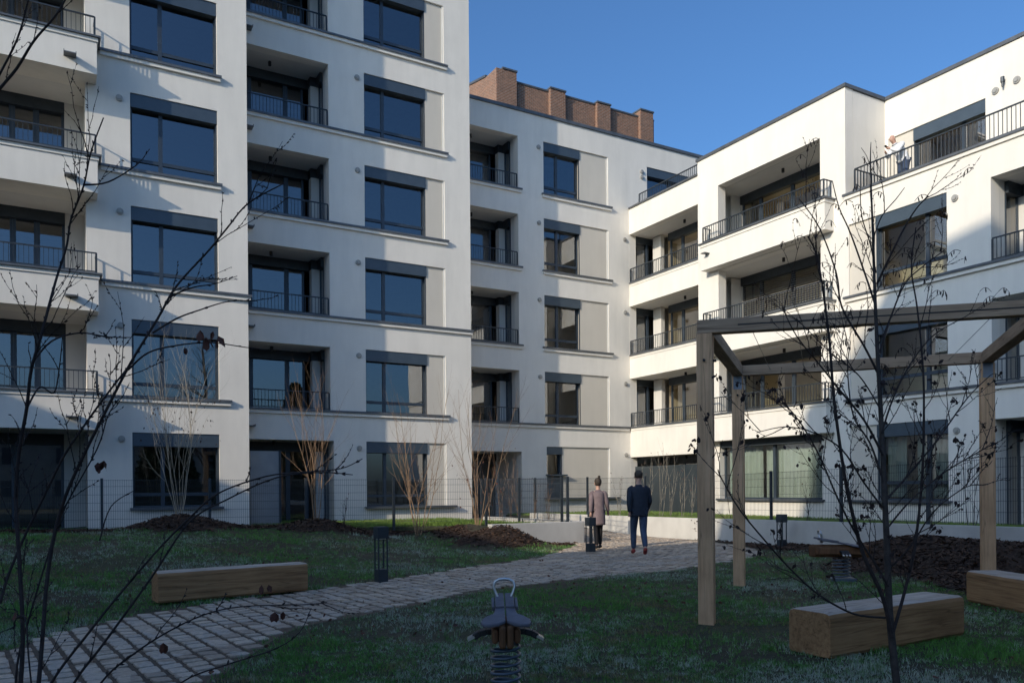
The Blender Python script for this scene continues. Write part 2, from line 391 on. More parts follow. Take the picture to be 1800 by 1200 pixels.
def loggia(T, u0, u1, z0, z1, parent, depth=1.35, ui0=None, ui1=None, back=None, mull=(), glass_side=0, railing=True,
           fl=None, lamp=True, jamb=.35, rollh=.3, blinds=False, curtain=None, hr=.58, raild=.06, side_glass_from=.6, railret=(None, None), open_hi=False):
    """recess with plastered walls and ceiling, back glazing, optional corner glazing (side +1: at high u)"""
    ui0 = u0 if ui0 is None else ui0; ui1 = u1 if ui1 is None else ui1
    fl = z0 - .06 if fl is None else fl
    b = MB(T); zc = z1
    wu0, wu1 = back
    # ceiling, floor
    b.quad((ui0, jamb, zc), (ui1, jamb, zc), (ui1, depth + .25, zc), (ui0, depth + .25, zc))
    b.quad((ui0, jamb, fl), (ui1, jamb, fl), (ui1, depth + .25, fl), (ui0, depth + .25, fl))
    b.quad((ui0, 0.002, fl), (ui1, 0.002, fl), (ui1, jamb, fl), (ui0, jamb, fl))
    if fl > z0: pass
    # side walls
    b.quad((ui0, jamb, fl), (ui0, depth, fl), (ui0, depth, zc), (ui0, jamb, zc))
    if open_hi: pass
    elif glass_side == 0: b.quad((ui1, jamb, fl), (ui1, depth, fl), (ui1, depth, zc), (ui1, jamb, zc))
    else: b.quad((ui1, jamb, fl), (ui1, side_glass_from, fl), (ui1, side_glass_from, zc), (ui1, jamb, zc))
    # back wall pieces beside the glazing
    if wu0 > ui0: b.quad((ui0, depth, fl), (wu0, depth, fl), (wu0, depth, zc), (ui0, depth, zc)); b.quad((wu0, depth, fl), (wu0, depth + .25, fl), (wu0, depth + .25, zc), (wu0, depth, zc))
    if wu1 < ui1 and glass_side == 0 and not open_hi: b.quad((wu1, depth, fl), (ui1, depth, fl), (ui1, depth, zc), (wu1, depth, zc)); b.quad((wu1, depth, fl), (wu1, depth, zc), (wu1, depth + .25, zc), (wu1, depth + .25, fl))
    lg = b.build('loggia', M['inner'], parent)
    rb = MB(T); rb.box(wu0, wu1, depth - .02, depth + .2, zc - rollh, zc - .003)
    if glass_side: rb.box(ui1 - .10, ui1 + .1, side_glass_from, depth - .303, zc - rollh, zc - .003); rb.box(ui1 - .30, ui1 - .002, depth - .302, depth - .022, zc - rollh, zc - .003); rb.box(wu1 + .001, ui1 - .002, depth - .018, depth + .2, zc - rollh, zc - .003)
    rb.build('roller_box', M['dark'], lg)
    g = MB(T); fr = MB(T); d = depth + .1; ft = zc - rollh * .3; fw = .07
    def seg(a, c):
        fr.box(a, a + fw, d, d + .07, fl, ft); fr.box(c - fw, c, d, d + .07, fl, ft)
        fr.box(a + fw, c - fw, d, d + .07, fl, fl + .1); fr.box(a + fw, c - fw, d, d + .07, ft - fw, ft)
        pane_quad(g, T, [(a + fw, d + .03, fl + .1), (c - fw, d + .03, fl + .1), (c - fw, d + .03, ft - fw), (a + fw, d + .03, ft - fw)])
    cuts = [wu0, *mull, wu1]
    for i in range(len(cuts) - 1): seg(cuts[i], cuts[i + 1] - .002)
    if glass_side:
        colw = .28
        c = MB(T); c.box(ui1 - colw, ui1 - .004, depth - .3, depth - .024, fl, zc - rollh - .002); c.build('column', M['inner'], lg)
        d0, d1 = side_glass_from + .002, depth - .31; uu = ui1 - .02
        fr.box(uu, uu + .06, d0, d0 + .05, fl, ft); fr.box(uu, uu + .06, d1 - .05, d1, fl, ft); fr.box(uu, uu + .06, d0 + .05, d1 - .05, fl, fl + .08)
        pane_quad(g, T, [(uu + .02, d0 + .05, fl + .08), (uu + .02, d1 - .05, fl + .08), (uu + .02, d1 - .05, ft), (uu + .02, d0 + .05, ft)], True)
    fr.build('door_frame', M['frame'], lg); g.build('pane', M['glass'], lg)
    r = MB(T); room(r, wu0 - .2, wu1 + (.9 if glass_side else .3), fl - .001, zc + .12, depth + .251, depth + (2.1 if ROOM[0] == 'sun_tinted_room' else 3.6))
    if glass_side:
        r.quad((ui1 + .9, jamb, fl), (ui1 + .9, depth + .25, fl), (ui1 + .9, depth + .25, zc), (ui1 + .9, jamb, zc))
        r.quad((ui1, jamb + .002, fl), (ui1 + .9, jamb + .002, fl), (ui1 + .9, jamb + .002, zc), (ui1, jamb + .002, zc))
        r.quad((ui1, jamb, fl), (ui1 + .9, jamb, fl), (ui1 + .9, depth + .25, fl), (ui1, depth + .25, fl))
        r.quad((ui1, jamb, zc), (ui1 + .9, jamb, zc), (ui1 + .9, depth + .25, zc), (ui1, depth + .25, zc))
    r.build('room', M[ROOM[0]], lg)
    if railing: rail(T, u0 + .03, u1 - .03, z0, hr, raild, lg, ret=railret)
    if lamp:
        l = MB(T); um = u0 + (u1 - u0) * .5
        l.tube([(um, depth * .55, zc - .13), (um, depth * .55, zc)], .05, 10); l.build('ceiling_lamp', M['black'], lg)
    if blinds:
        s = MB(T); z = fl + .1
        while z < zc - rollh:
            s.add([(wu0 + .05, depth + .03, z), (wu1 - .05, depth + .03, z), (wu1 - .05, depth + .085, z + .035), (wu0 + .05, depth + .085, z + .035)], [(0, 1, 2, 3)]); z += .075
        s.build('venetian_blind', M['blind'], lg)
    if curtain: drape(T, wu0 + .1, wu1 - .1, fl + .1, zc - .3, depth + .35, lg, curtain)
    return lg

def vent(T, u, z, parent, r=.085):
    b = MB(T); b.tube([(u, -.045, z), (u, .01, z)], r, 14); b.tube([(u, -.07, z), (u, -.046, z)], r * .6, 12)
    return b.build('vent', M['vent'], parent)
def spout(T, u, z, parent, w=.14, l=.3):
    b = MB(T); b.box(u - w, u + w, -l, .02, z - .012, z + .012); b.box(u - w, u - w + .015, -l, .02, z + .012, z + .05); b.box(u + w - .015, u + w, -l, .02, z + .012, z + .05)
    return b.build('drain_spout', M['coping'], parent)
def panel(T, u0, u1, z0, z1, parent):
    b = MB(T); b.quad((u0, .06, z0), (u1, .06, z0), (u1, .06, z1), (u0, .06, z1))
    b.quad((u0, .06, z0), (u0, .06, z1), (u0, .4, z1), (u0, .4, z0))
    o = b.build('plaster_panel', M['beige'], parent); return o
def pframe(T, u1, z0, z1, parent):
    b = MB(T); b.box(u1 - .05, u1 - .001, .035, .059, z0, z1 - .0); return b.build('panel_trim', M['white'], parent)

# ================================================================== LEFT BUILDING (front block and set-back block)
LB = empty('apartment_building', (-4, 30, 0))
tag(LB, 'tall white plastered apartment building on the left with projecting balconies and deep loggias', 'apartment building')
LB.location = (0, 0, 0)
TA, TB, TC, TDD, TE = TY(YA), TY(YB), TY(YC), TX(XD), TX(XE)
TOP = 22.0
# --- block A
holes = []
for z in [1.04] + LV: holes.append((1.77, 3.97, z, (z if z > 2 else 1.0) + 2.05))
lgA = []
for z in LV: holes.append((-5.0, .72, z, z + 2.05)); lgA.append((z, z + 2.05))
holes.append((-5.0, .72, .45, 3.05))
wall(TA, -14, 4.77, -.2, TOP, holes, LB)
for k, z in enumerate([1.04] + LV):
    zt = (z if z > 2 else 1.0) + 2.05
    window(TA, 1.77, 3.97, z, zt, LB, [2.53], z + .36)
for k, z in enumerate(LV):
    if k == 1: sill(TA, 1.04, 4.86, z, LB)
    elif k == 0: sill(TA, 1.04, 4.3, z, LB)
    else: sill(TA, 1.04, 4.08, z, LB)
sill(TA, 1.70, 4.06, 1.04, LB, band=False)
for z in [2.87, 5.85, 8.85, 11.83, 14.83, 17.83]: vent(TA, 1.51, z, LB)
for z in LV:
    loggia(TA, -5.0, .72, z, z + 2.05, LB, depth=1.5, back=(-4.6, .26), mull=(-3.0, -.95, -.4), lamp=True, railing=False)
    b = MB(TA); b.box(-6.0, .97, -.59, -.001, z - .95, z - .13); b.box(-6.0, 1.0, -.62, -.001, z - .13, z - .035)
    bal = b.build('balcony_parapet', M['plaster'], LB)
    c = MB(TA); c.box(-6.0, 1.06, -.67, .03, z - .034, z + .012); c.build('coping', M['coping'], bal)
    rail(TA, -5.9, .93, z + .012, .53, -.5, bal, ret=(None, -.01))
    bb = MB(TA); bb.box(.23, .51, -.84, -.58, z - .66, z - .635); bb.box(.23, .245, -.84, -.58, z - .635, z - .60); bb.box(.495, .51, -.84, -.58, z - .635, z - .60); bb.build('drain_spout', M['coping'], bal)
loggia(TA, -5.0, .72, .45, 3.05, LB, depth=1.5, back=(-4.6, .2), mull=(-3.0, -.95), railing=False)
# side walls and roof
b = MB(); b.box(-14, -13.65, YA + .36, 36, -.2, TOP); b.box(4.42, 4.769, YA + .36, YB + .3, -.2, TOP - .01)
b.box(12.2, 12.64, YB + .36, 36, -.2, TOP - .01); b.box(-13.6, 12.1, 35.5, 36, -.2, TOP - .02); b.build('side_wall', M['plaster'], LB)
b = MB(); b.box(-14.05, 4.82, YA - .05, YB, TOP + .002, TOP + .15); b.box(-14.05, 12.7, YB + .001, 36, TOP + .002, TOP + .15); b.build('roof', M['coping'], LB)
# --- block B
holes = []
for z in [.92] + LV: holes.append((8.8, 11.66, z, (z if z > 2 else 1.0) + 2.05))
for z in LV: holes.append((4.3, 7.62, z, z + 2.03))
holes.append((4.3, 7.72, .3, 3.05))
wall(TB, 4.3, 12.64, -.2, TOP, holes, LB)
for k, z in enumerate([.92] + LV):
    zt = (z if z > 2 else 1.0) + 2.05
    window(TB, 8.8, 10.98, z, zt, LB, [9.5], z + .36)
    p = panel(TB, 10.98, 11.66, z, zt, LB); pframe(TB, 11.66, z, zt, p)
for k, z in enumerate(LV):
    sill(TB, 4.78, 12.70 if k == 1 else 11.78, z, LB)
sill(TB, 8.72, 12.0, .92, LB, d=.16, band=False)
for z in [2.83, 5.83, 8.84, 11.83, 14.83, 17.83]: vent(TB, 8.56, z, LB)
for z in LV:
    loggia(TB, 4.3, 7.62, z, z + 2.03, LB, depth=1.35, back=(4.32, 7.2), mull=(5.46, 6.62), glass_side=1)
for z in LV[:5]: spout(TB, 5.1, z - .57, LB)
loggia(TB, 4.3, 7.72, .3, 3.05, LB, depth=1.35, back=(4.32, 7.3), mull=(5.46, 6.62), glass_side=1, railing=False, fl=.3)
for z in (0,):
    b = MB(); b.box(4.95, 5.78, 24.2, 24.24, .35, 2.65); d = b.build('privacy_panel', M['door'], LB); b = MB(); b.box(5.78, 5.84, 24.18, 24.26, .35, 2.68); b.build('panel_frame', M['dark'], d)

# ================================================================== MIDDLE BUILDING
CB = empty('apartment_building'); tag(CB, 'white plastered five-storey apartment wing in the middle, below the brick parapet', 'apartment building')
holes = []
for z in LV[:4]:
    holes.append((16.67, 19.79, z, z + 2.05)); holes.append((12.2, 15.52, z, z + 2.03))
holes += [(12.2, 15.6, .3, 2.9), (16.73, 19.79, 1.1, 3.12), (21.83, 24.6, 12.9, 15.05)]
for z in LV[:3]: holes.append((21.1, 22.6, z, z + 2.02))
holes.append((21.1, 22.6, .4, 2.9))
CT = 16.0
wall(TC, 12.2, 29, -.2, CT, holes, CB)
for z in LV[:4]:
    window(TC, 16.67, 18.41, z, z + 2.05, CB, [17.38], z + .36)
    p = panel(TC, 18.41, 19.79, z, z + 2.05, CB); pframe(TC, 19.79, z, z + 2.05, p)
    if z > 4: sill(TC, 16.58, 19.95, z, CB); sill(TC, 12.7, 15.66, z, CB)
    loggia(TC, 12.2, 15.52, z, z + 2.03, CB, depth=1.35, back=(12.22, 15.1), mull=(13.3, 14.1), glass_side=1)
sill(TC, 12.7, 20.8, 4.0, CB)
window(TC, 16.73, 17.48, 1.1, 3.12, CB, [], None, roller=.3)
b = MB(TC); b.box(16.68, 17.62, -.14, .03, 1.98, 2.03); b.box(16.735, 17.475, .05, .19, 1.12, 1.97); b.build('lower_shutter', M['roller'], CB)
p = panel(TC, 17.48, 19.79, 1.1, 3.12, CB); pframe(TC, 19.79, 1.1, 3.12, p)
sill(TC, 16.6, 20.2, 1.1, CB, d=.2, band=False)
loggia(TC, 12.2, 15.6, .3, 2.9, CB, depth=1.9, back=(12.22, 15.5), mull=(13.6,), railing=False, fl=.3)
window(TC, 21.83, 24.6, 12.9, 15.05, CB, [23.2], None)
for z in [5.83, 8.83, 11.83, 14.78]: vent(TC, 16.44, z, CB)
vent(TC, 21.55, 14.78, CB); vent(TC, 21.55, 14.55, CB)
for z in [2.85, 5.80, 8.76, 11.79]: vent(TC, 20.62, z, CB)
for z in (4, 7, 10):
    fr = glazing(TC, 21.1, 22.6, z - .05, z + 1.85, .1, [21.9], None, CB)
    b = MB(TC); b.box(21.1, 22.6, .02, .3, z + 1.75, z + 2.02); b.build('roller_box', M['dark'], fr)
    b = MB(TC); room(b, 20.9, 22.9, z - .06, z + 2.1, .352, 3.5); b.build('room', M['room'], fr)
b = MB(); b.box(28.6, 29, YC + .36, 37, -.2, CT - .02); b.box(12.7, 28.5, 36.5, 37, -.2, CT - .02); b.build('side_wall', M['plaster'], CB)
b = MB(); b.box(12.65, 29.1, YC - .06, 37, CT + .002, CT + .12); b.build('roof', M['coping'], CB)

# ================================================================== RIGHT BUILDING
DB = empty('apartment_building'); tag(DB, 'white plastered four-storey apartment building on the right with roof terrace, brightest in the sun', 'apartment building')
ROOM[0] = 'sun_tinted_room'
# D1: recessed strip with corner loggias
holes = [(21.5, 26.64, z, z + 2.02) for z in LV[:3]] + [(21.5, 26.64, .4, 2.75)]
wall(TDD, 21.4, 26.645, -.2, 13.12, holes, DB, cl=(0, 0))
sill(TDD, 21.7, 26.62, 13.13, DB, d=.06, band=False)
rail(TDD, 21.7, 26.05, 13.14, .40, .08, DB)
for z in LV[:3]:
    sill(TDD, 21.7, 26.6, z, DB, d=.06)
    loggia(TDD, 21.5, 26.64, z, z + 2.02, DB, depth=1.35, ui0=21.2, back=(21.25, 25.75), mull=(22.6, 24.05, 25.0), glass_side=0, raild=.03, open_hi=True)
    c = MB(); c.box(22.0, 22.19, 26.0, 26.5, z - .06, z + 2.0); c.build('column', M['inner'], DB)
    vent(TDD, 21.95, z - .5, DB, .05)
loggia(TDD, 21.5, 26.64, .4, 2.75, DB, depth=1.35, ui0=21.2, back=(21.25, 26.3), mull=(22.6, 24.05, 25.0), railing=False, fl=.4, open_hi=True)
b = MB(); b.box(20.98, 21.02, 21.8, 26.5, .5, 2.36)
b.build('privacy_screen', M['screen'], DB)
# D2 / D3 wall
holes = [(16.45, 20.75, 10.0, 12.0), (16.45, 20.75, 7.0, 9.05), (16.45, 20.75, 4.0, 6.05), (16.45, 20.75, 1.08, 3.15)]
for z in LV[:2]: holes.append((12.50, 15.46, z, z + 2.1))
holes.append((12.50, 15.46, 1.08, 3.22))
for z in LV[:2]: holes.append((7.2, 11.37, z, z + 2.1))
holes.append((7.2, 11.37, .4, 3.12))
wall(TE, 1.5, 21.76, -.2, 10.0, [h for h in holes if h[2] < 9.9], DB)
wall(TE, 15.56, 21.76, 10.0, 13.17, [h for h in holes if h[2] > 9.9], DB, cl=(1, 1))
for z, ht in ((10.0, 2.0), (7.0, 2.05), (4.0, 2.05)):
    lg = loggia(TE, 16.45, 20.75, z, z + ht, DB, depth=1.5, ui0=16.2, ui1=21.9, back=(17.4, 21.16), mull=(18.9, 20.3), railing=False, blinds=(z == 7.0), jamb=.36)
    b = MB(TX(XP)); b.box(15.97, 21.2, 0, .4 - .001, z - .93, z - .13); b.box(15.94, 21.23, -.03, .399, z - .13, z - .035)
    bal = b.build('balcony_parapet', M['plaster'], DB)
    c = MB(TX(XP)); c.box(15.89, 21.28, -.08, .43, z - .034, z + .012); c.build('coping', M['coping'], bal)
    rail(TX(XP), 16.03, 21.12, z + .012, .55, .04, bal, ret=(.38, .38))
    s = MB(TX(XP)); s.box(20.75, 20.95, -.24, .02, z - .42, z - .40); s.build('drain_spout', M['coping'], bal)
b = MB(TE); room(b, 16.2, 21.9, .9, 3.35, .352, 4); lg = b.build('room', M['sun_tinted_room'], DB)
fr = glazing(TE, 16.45, 20.75, 1.08, 3.1, .22, [18.5, 20.05], None, DB)
b = MB(TE); b.box(16.455, 20.745, .03, .2, 2.85, 3.146); b.build('roller_box', M['dark'], fr)
drape(TE, 16.55, 20.65, 1.12, 2.95, .42, fr, [(.60, .64)])
sill(TE, 16.35, 20.85, 1.08, DB, band=False)
for k, z in enumerate([1.08] + LV[:2]):
    zt = z + (2.14 if z < 2 else 2.1)
    window(TE, 12.50, 14.61, z, zt, DB, [13.16], z + .5, curtain=([(.55, .7)] if k == 0 else None))
    p = panel(TE, 14.61, 15.46, z, zt, DB)
    if k: sill(TE, 1.4, 15.6, z, DB)
    else: sill(TE, 12.4, 15.56, z, DB, d=.13, band=False)
for z in LV[:2]:
    loggia(TE, 7.2, 11.37, z, z + 2.1, DB, depth=1.5, back=(7.25, 10.95), mull=(8.7, 10.0), glass_side=1, raild=.0)
loggia(TE, 7.2, 11.37, .4, 3.12, DB, depth=1.5, back=(7.25, 10.95), mull=(8.7, 10.0), glass_side=1, railing=False, fl=.4)
vent(TE, 12.27, 8.87, DB); vent(TE, 12.27, 5.87, DB); vent(TE, 12.27, 2.9, DB)
# terrace level
sill(TE, 1.4, 15.62, 10.0, DB, d=.09)
b = MB(); b.box(XE + .36, XS + .3, 1.86, 15.56, 9.5, 9.76); b.build('terrace_floor', M['coping'], DB)
rail(TE, 1.7, 15.31, 10.01, .68, .09, DB, ret=(None, 1.8))
TS = TX(XS)
wall(TS, 1.5, 15.9, 9.6, 13.17, [(12.53, 15.45, 9.95, 11.98), (4, 7.5, 9.95, 11.98)], DB)
window(TS, 12.53, 14.66, 9.95, 11.98, DB, [13.25], None, roller=.36); panel(TS, 14.66, 15.45, 9.95, 11.98, DB)
window(TS, 4, 7.5, 9.95, 11.98, DB, [5.5], None)
for u, z in ((12.25, 12.05), (11.7, 12.1)): vent(TS, u, z, DB, .09)
b = MB(TS); b.tube([(12.02, -.1, 12.16), (12.02, -.1, 12.30)], .05, 10); b.box(12.0, 12.04, -.1, .01, 12.2, 12.24); b.tube([(12.02, -.1, 12.03), (12.02, -.1, 12.16)], [.02, .035], 8); b.build('wall_lamp', M['dark'], DB)
b = MB(); b.box(XE + .36, 30, 15.561, 15.9, 9.61, 13.15); b.box(XE + .36, 21.2, 21.4, 21.76, -.2, 13.15)
b.box(21.2, 30, 21.4, 21.76, 9.7, 13.15); b.box(29.5, 30, 1.5, 26.6, -.2, 12.9)
b.box(XE + .36, 29.4, 1.5, 1.85, -.2, 9.38); b.box(XS + .36, 29.4, 1.5, 1.85, 9.39, 13.1); b.build('side_wall', M['plaster'], DB)
b = MB(); b.box(XE - .05, 30.05, 15.51, 21.81, 13.172, 13.27); b.box(XS - .05, 30.05, 1.45, 15.508, 13.172, 13.27)
b.box(XD + .36, 30.05, 21.815, 26.6, 12.95, 13.05); b.build('roof', M['coping'], DB)

# ================================================================== BRICK BUILDING behind
BB = empty('brick_building'); tag(BB, 'red brick building with raised pilasters rising behind the roof of the middle wing', 'brick building')
s = 37.5 / 36
def bz(z): return 1.5 + (z - 1.5) * s
b = MB(); YK = 37.5
b.box(20.11 * s, 30.2 * s, YK + .22, YK + 8, 0, bz(22.62))
w = b.build('wall', M['brick'], BB)
cp = MB(); cp.box(20.11 * s, 30.2 * s, YK + .18, YK + 8, bz(22.62) + .002, bz(22.62) + .09); cp.build('coping', M['coping'], w)
for u0, u1, z in ((20.11, 20.92, 23.04), (23.0, 23.95, 22.73), (26.05, 26.94, 22.69), (29.06, 29.98, 22.96)):
    b = MB(); b.box(u0 * s, u1 * s, YK, YK + 1.2, 0, bz(z)); pl = b.build('pilaster', M['brick'], BB)
    c = MB(); c.box(u0 * s - .04, u1 * s + .04, YK - .05, YK + 1.25, bz(z) + .002, bz(z) + .09); c.build('coping', M['coping'], pl)
b = MB(); b.box(30.0 * s, 30.5 * s, YK + 1.0, YK + 8, 0, bz(21.9)); b.build('end_wall', M['brick'], BB)
# side wall stepping down to the far left
b = MB(); x1 = 20.11 * s - .002
ztop = bz(23.02)
b.add([(x1, YK, 0), (x1, YK + 5.5, 0), (x1, YK + 5.5, ztop + .9), (x1, YK + 1.2, ztop), (x1, YK, ztop),
       (x1 - .4, YK, 0), (x1 - .4, YK + 5.5, 0), (x1 - .4, YK + 5.5, ztop + .9), (x1 - .4, YK + 1.2, ztop), (x1 - .4, YK, ztop)],
      [(0, 1, 2, 3, 4), (9, 8, 7, 6, 5), (0, 4, 9, 5), (4, 3, 8, 9), (3, 2, 7, 8), (2, 1, 6, 7)])
b.box(12, x1 - .4, YK + 5.5, YK + 6, 0, ztop + .9)
b.build('stepped_wall', M['brick'], BB)
c = MB(); c.beam((x1 - .2, YK + 1.2, ztop + .07), (x1 - .2, YK + 5.5, ztop + .97), .5, .12); c.box(12, x1, YK + 5.4, YK + 6.05, ztop + .902, ztop + 1.03); c.build('coping', M['coping'], BB)

# ================================================================== buildings behind / beside the camera (cast the courtyard shade, seen in the panes)
WB = empty('neighbour_building'); tag(WB, 'tall stepped grey rendered building on the west side that shades the courtyard', 'apartment building')
prof = [(-20, 12), (-9, 12), (-8.9, 24.4), (-2.2, 24.3), (.8, 23.7), (1.3, 23.0), (2.4, 21.4), (3.1, 20.3), (3.9, 19.7), (4.1, 17.3), (5.4, 13.5), (5.8, 12.5), (6.2, 11.8), (14, 11.6), (15.0, 11.05), (22.8, 11.0)]
b = MB()
fr_ = [(-18, y, z) for y, z in prof] + [(-18, 22.8, -.2), (-18, -20, -.2)]; bk = [(-24, y - 2.04, z) for _, y, z in fr_]
n = len(fr_); b.add(fr_ + bk, [tuple(range(n)), tuple(range(2 * n - 1, n - 1, -1))] + [(i, i + n, (i + 1) % n + n, (i + 1) % n) for i in range(n)])
b.build('wall', M['plaster'], WB)
wb = MB(TX(-18))
for y in range(-18, 22, 4):
    for z in (1.2, 4.2, 7.2, 10.2, 13.2, 16.2, 19.2):
        lim = min([p[1] for p in prof if y - 3 <= p[0] <= y + 4] + [[p[1] for p in prof if p[0] >= y][0]])
        if z + 1.6 < min(lim, 24) - .6 and not (z > 10 and y > 1): wb.box(y, y + 1.4, .003, .05, z, z + 1.5)
wb.build('window', M['frame'], WB)
HB = empty('gabled_house'); tag(HB, 'house with a red tiled gable roof south of the courtyard, mirrored in the panes', 'house')
b = MB(); b.box(-6, 26, -40, -30, -.2, 6.3); b.build('wall', M['render'], HB)
b = MB(); b.add([(-6.5, -29.5, 6.1), (26.5, -29.5, 6.1), (26.5, -35, 9.8), (-6.5, -35, 9.8), (-6.5, -40.5, 6.1), (26.5, -40.5, 6.1)], [(0, 1, 2, 3), (3, 2, 5, 4), (0, 3, 4), (1, 5, 2)]); rf = b.build('roof', M['rooftile'], HB)
b = MB(); b.box(14, 15.2, -35.6, -34.4, 8.8, 11.8); b.build('chimney', M['brick'], rf)
b = MB()
for x in range(-4, 25, 4):
    for z in (1.0, 3.8): b.box(x, x + 1.3, -30.0, -29.97, z, z + 1.5)
b.build('window', M['frame'], HB)

# ================================================================== GROUND
PATH = [(-2.2, 3.4, 1.25), (-.9, 5.6, 1.25), (.25, 7.9, 1.2), (1.5, 9.75, 1.15), (3.2, 10.65, 1.15), (5.2, 11.65, 1.1), (7.6, 12.5, 1.5), (10.2, 13.4, 1.95), (12.6, 15.0, 2.3), (14.0, 17.6, 1.75), (14.1, 20.5, 1.35), (13.5, 23.5, 1.2), (13.3, 26.6, 1.2)]
def catmull(P, n=14):
    out = []
    for i in range(len(P) - 1):
        p0 = P[max(i - 1, 0)]; p1 = P[i]; p2 = P[i + 1]; p3 = P[min(i + 2, len(P) - 1)]
        for k in range(n):
            t = k / n
            out.append(tuple(.5 * ((2 * p1[j]) + (-p0[j] + p2[j]) * t + (2 * p0[j] - 5 * p1[j] + 4 * p2[j] - p3[j]) * t * t + (-p0[j] + 3 * p1[j] - 3 * p2[j] + p3[j]) * t ** 3) for j in range(len(p1))))
    out.append(P[-1]); return out
PC = catmull(PATH, 8)
def path_dist(x, y):
    """signed side distance beyond the path edge (<0 on the path), side sign (+ = left/far side), index"""
    best = 1e9; bi = 0
    for i, p in enumerate(PC):
        d = (x - p[0]) ** 2 + (y - p[1]) ** 2
        if d < best: best = d; bi = i
    p = PC[bi]; q = PC[min(bi + 1, len(PC) - 1)]; o = PC[max(bi - 1, 0)]
    tx, ty = q[0] - o[0], q[1] - o[1]; side = tx * (y - p[1]) - ty * (x - p[0])
    return math.sqrt(best) - p[2], (1 if side > 0 else -1)
WALLR = [(14.7, 24.6, .62), (15.5, 21.0, .60), (16.0, 17.4, .60), (15.85, 14.9, .64), (15.4, 12.3, .68), (14.45, 8.2, .76), (13.2, 4.0, .84), (11.8, 0.0, .9)]
FENCEL = [(-4.5, 22.6), (-1.6, 22.25), (.97, 21.9), (3.4, 21.55), (5.75, 21.15), (8.0, 20.6), (10.45, 19.85), (12.45, 18.75)]
def sm(a, b, x):
    t = max(0, min(1, (x - a) / (b - a))); return t * t * (3 - 2 * t)
def seg_dist(P, x, y):
    best = 1e9
    for i in range(len(P) - 1):
        ax, ay = P[i][:2]; bx, by = P[i + 1][:2]; dx, dy = bx - ax, by - ay
        t = max(0, min(1, ((x - ax) * dx + (y - ay) * dy) / (dx * dx + dy * dy)))
        best = min(best, math.hypot(x - ax - dx * t, y - ay - dy * t))
    return best
HUMPS = [(2.6, 20.9, .40, 1.0, .7), (5.8, 20.2, .32, .9, .6), (9.6, 18.9, .42, .9, .65), (8.2, 19.4, .12, .9, .7), (9.8, 17.75, .50, .95, .55)]
def height(x, y):
    d, s = path_dist(x, y)
    z = .42 * sm(18.5, 26, y) * (1 if x > 12 else 0)
    if s > 0 and x < 12.6 and y > 3:
        dd = max(d, 0); left = .56 * sm(0.1, 9.0, dd) * (1 - sm(9.6, 11.6, x))
        z = max(z, left) + 0.03 * math.sin(x * 1.3 + y * .7) * sm(.5, 2, dd) * (1 - sm(9.6, 11.6, x))
        for hx, hy, hh, sx, s_y in HUMPS:
            z += hh * math.exp(-((x - hx) / sx) ** 2 - ((y - hy) / s_y) ** 2)
    if x > 9 and y < 14 and s < 0:
        w = seg_dist(WALLR, x, y)
        z += .54 * sm(12.2, 9.0, y) * math.exp(-((w - .9) / 1.05) ** 2)
        z += .10 * math.exp(-((w - .2) / .5) ** 2)
    z += .012 * math.sin(3.1 * x + 1.7 * y) * math.cos(2.3 * y - 1.1 * x) * sm(.1, 1, d)
    return z
def axis(lo, hi, a, b, st):
    out = [lo]; x = lo
    vals = [lo, lo * .5 + a * .5, a - 20, a - 8, a - 3]
    out = [v for v in vals if v < a]
    n = int((b - a) / st); out += [a + (b - a) * i / n for i in range(n + 1)]
    out += [v for v in (b + 3, b + 8, b + 20, hi * .5 + b * .5, hi) if v > b]
    return sorted(set(out))
xs = axis(-400, 400, -6, 20.5, .25); ys = axis(-400, 400, 1, 27, .25)
HG = {}
for i, x in enumerate(xs):
    for j, y in enumerate(ys):
        HG[i, j] = height(x, y) if (-6.01 <= x <= 20.6 and .9 <= y <= 27.1) else (.3 if 0 else 0.0)
gm = MB(); gm.v = [(x, y, HG[i, j] - .02) for i, x in enumerate(xs) for j, y in enumerate(ys)]
ny = len(ys)
gm.f = [(i * ny + j, (i + 1) * ny + j, (i + 1) * ny + j + 1, i * ny + j + 1) for i in range(len(xs) - 1) for j in range(ny - 1)]; gm.mi = [0] * len(gm.f)
tag(gm.build('ground', M['ground'], smooth=True), kind='structure')
import bisect
def gh(x, y):
    """height of the sheet (bilinear)"""
    i = max(0, min(len(xs) - 2, bisect.bisect_right(xs, x) - 1)); j = max(0, min(ny - 2, bisect.bisect_right(ys, y) - 1))
    u = (x - xs[i]) / (xs[i + 1] - xs[i]); v = (y - ys[j]) / (ys[j + 1] - ys[j])
    return (HG[i, j] * (1 - u) * (1 - v) + HG[i + 1, j] * u * (1 - v) + HG[i, j + 1] * (1 - u) * v + HG[i + 1, j + 1] * u * v) - .02

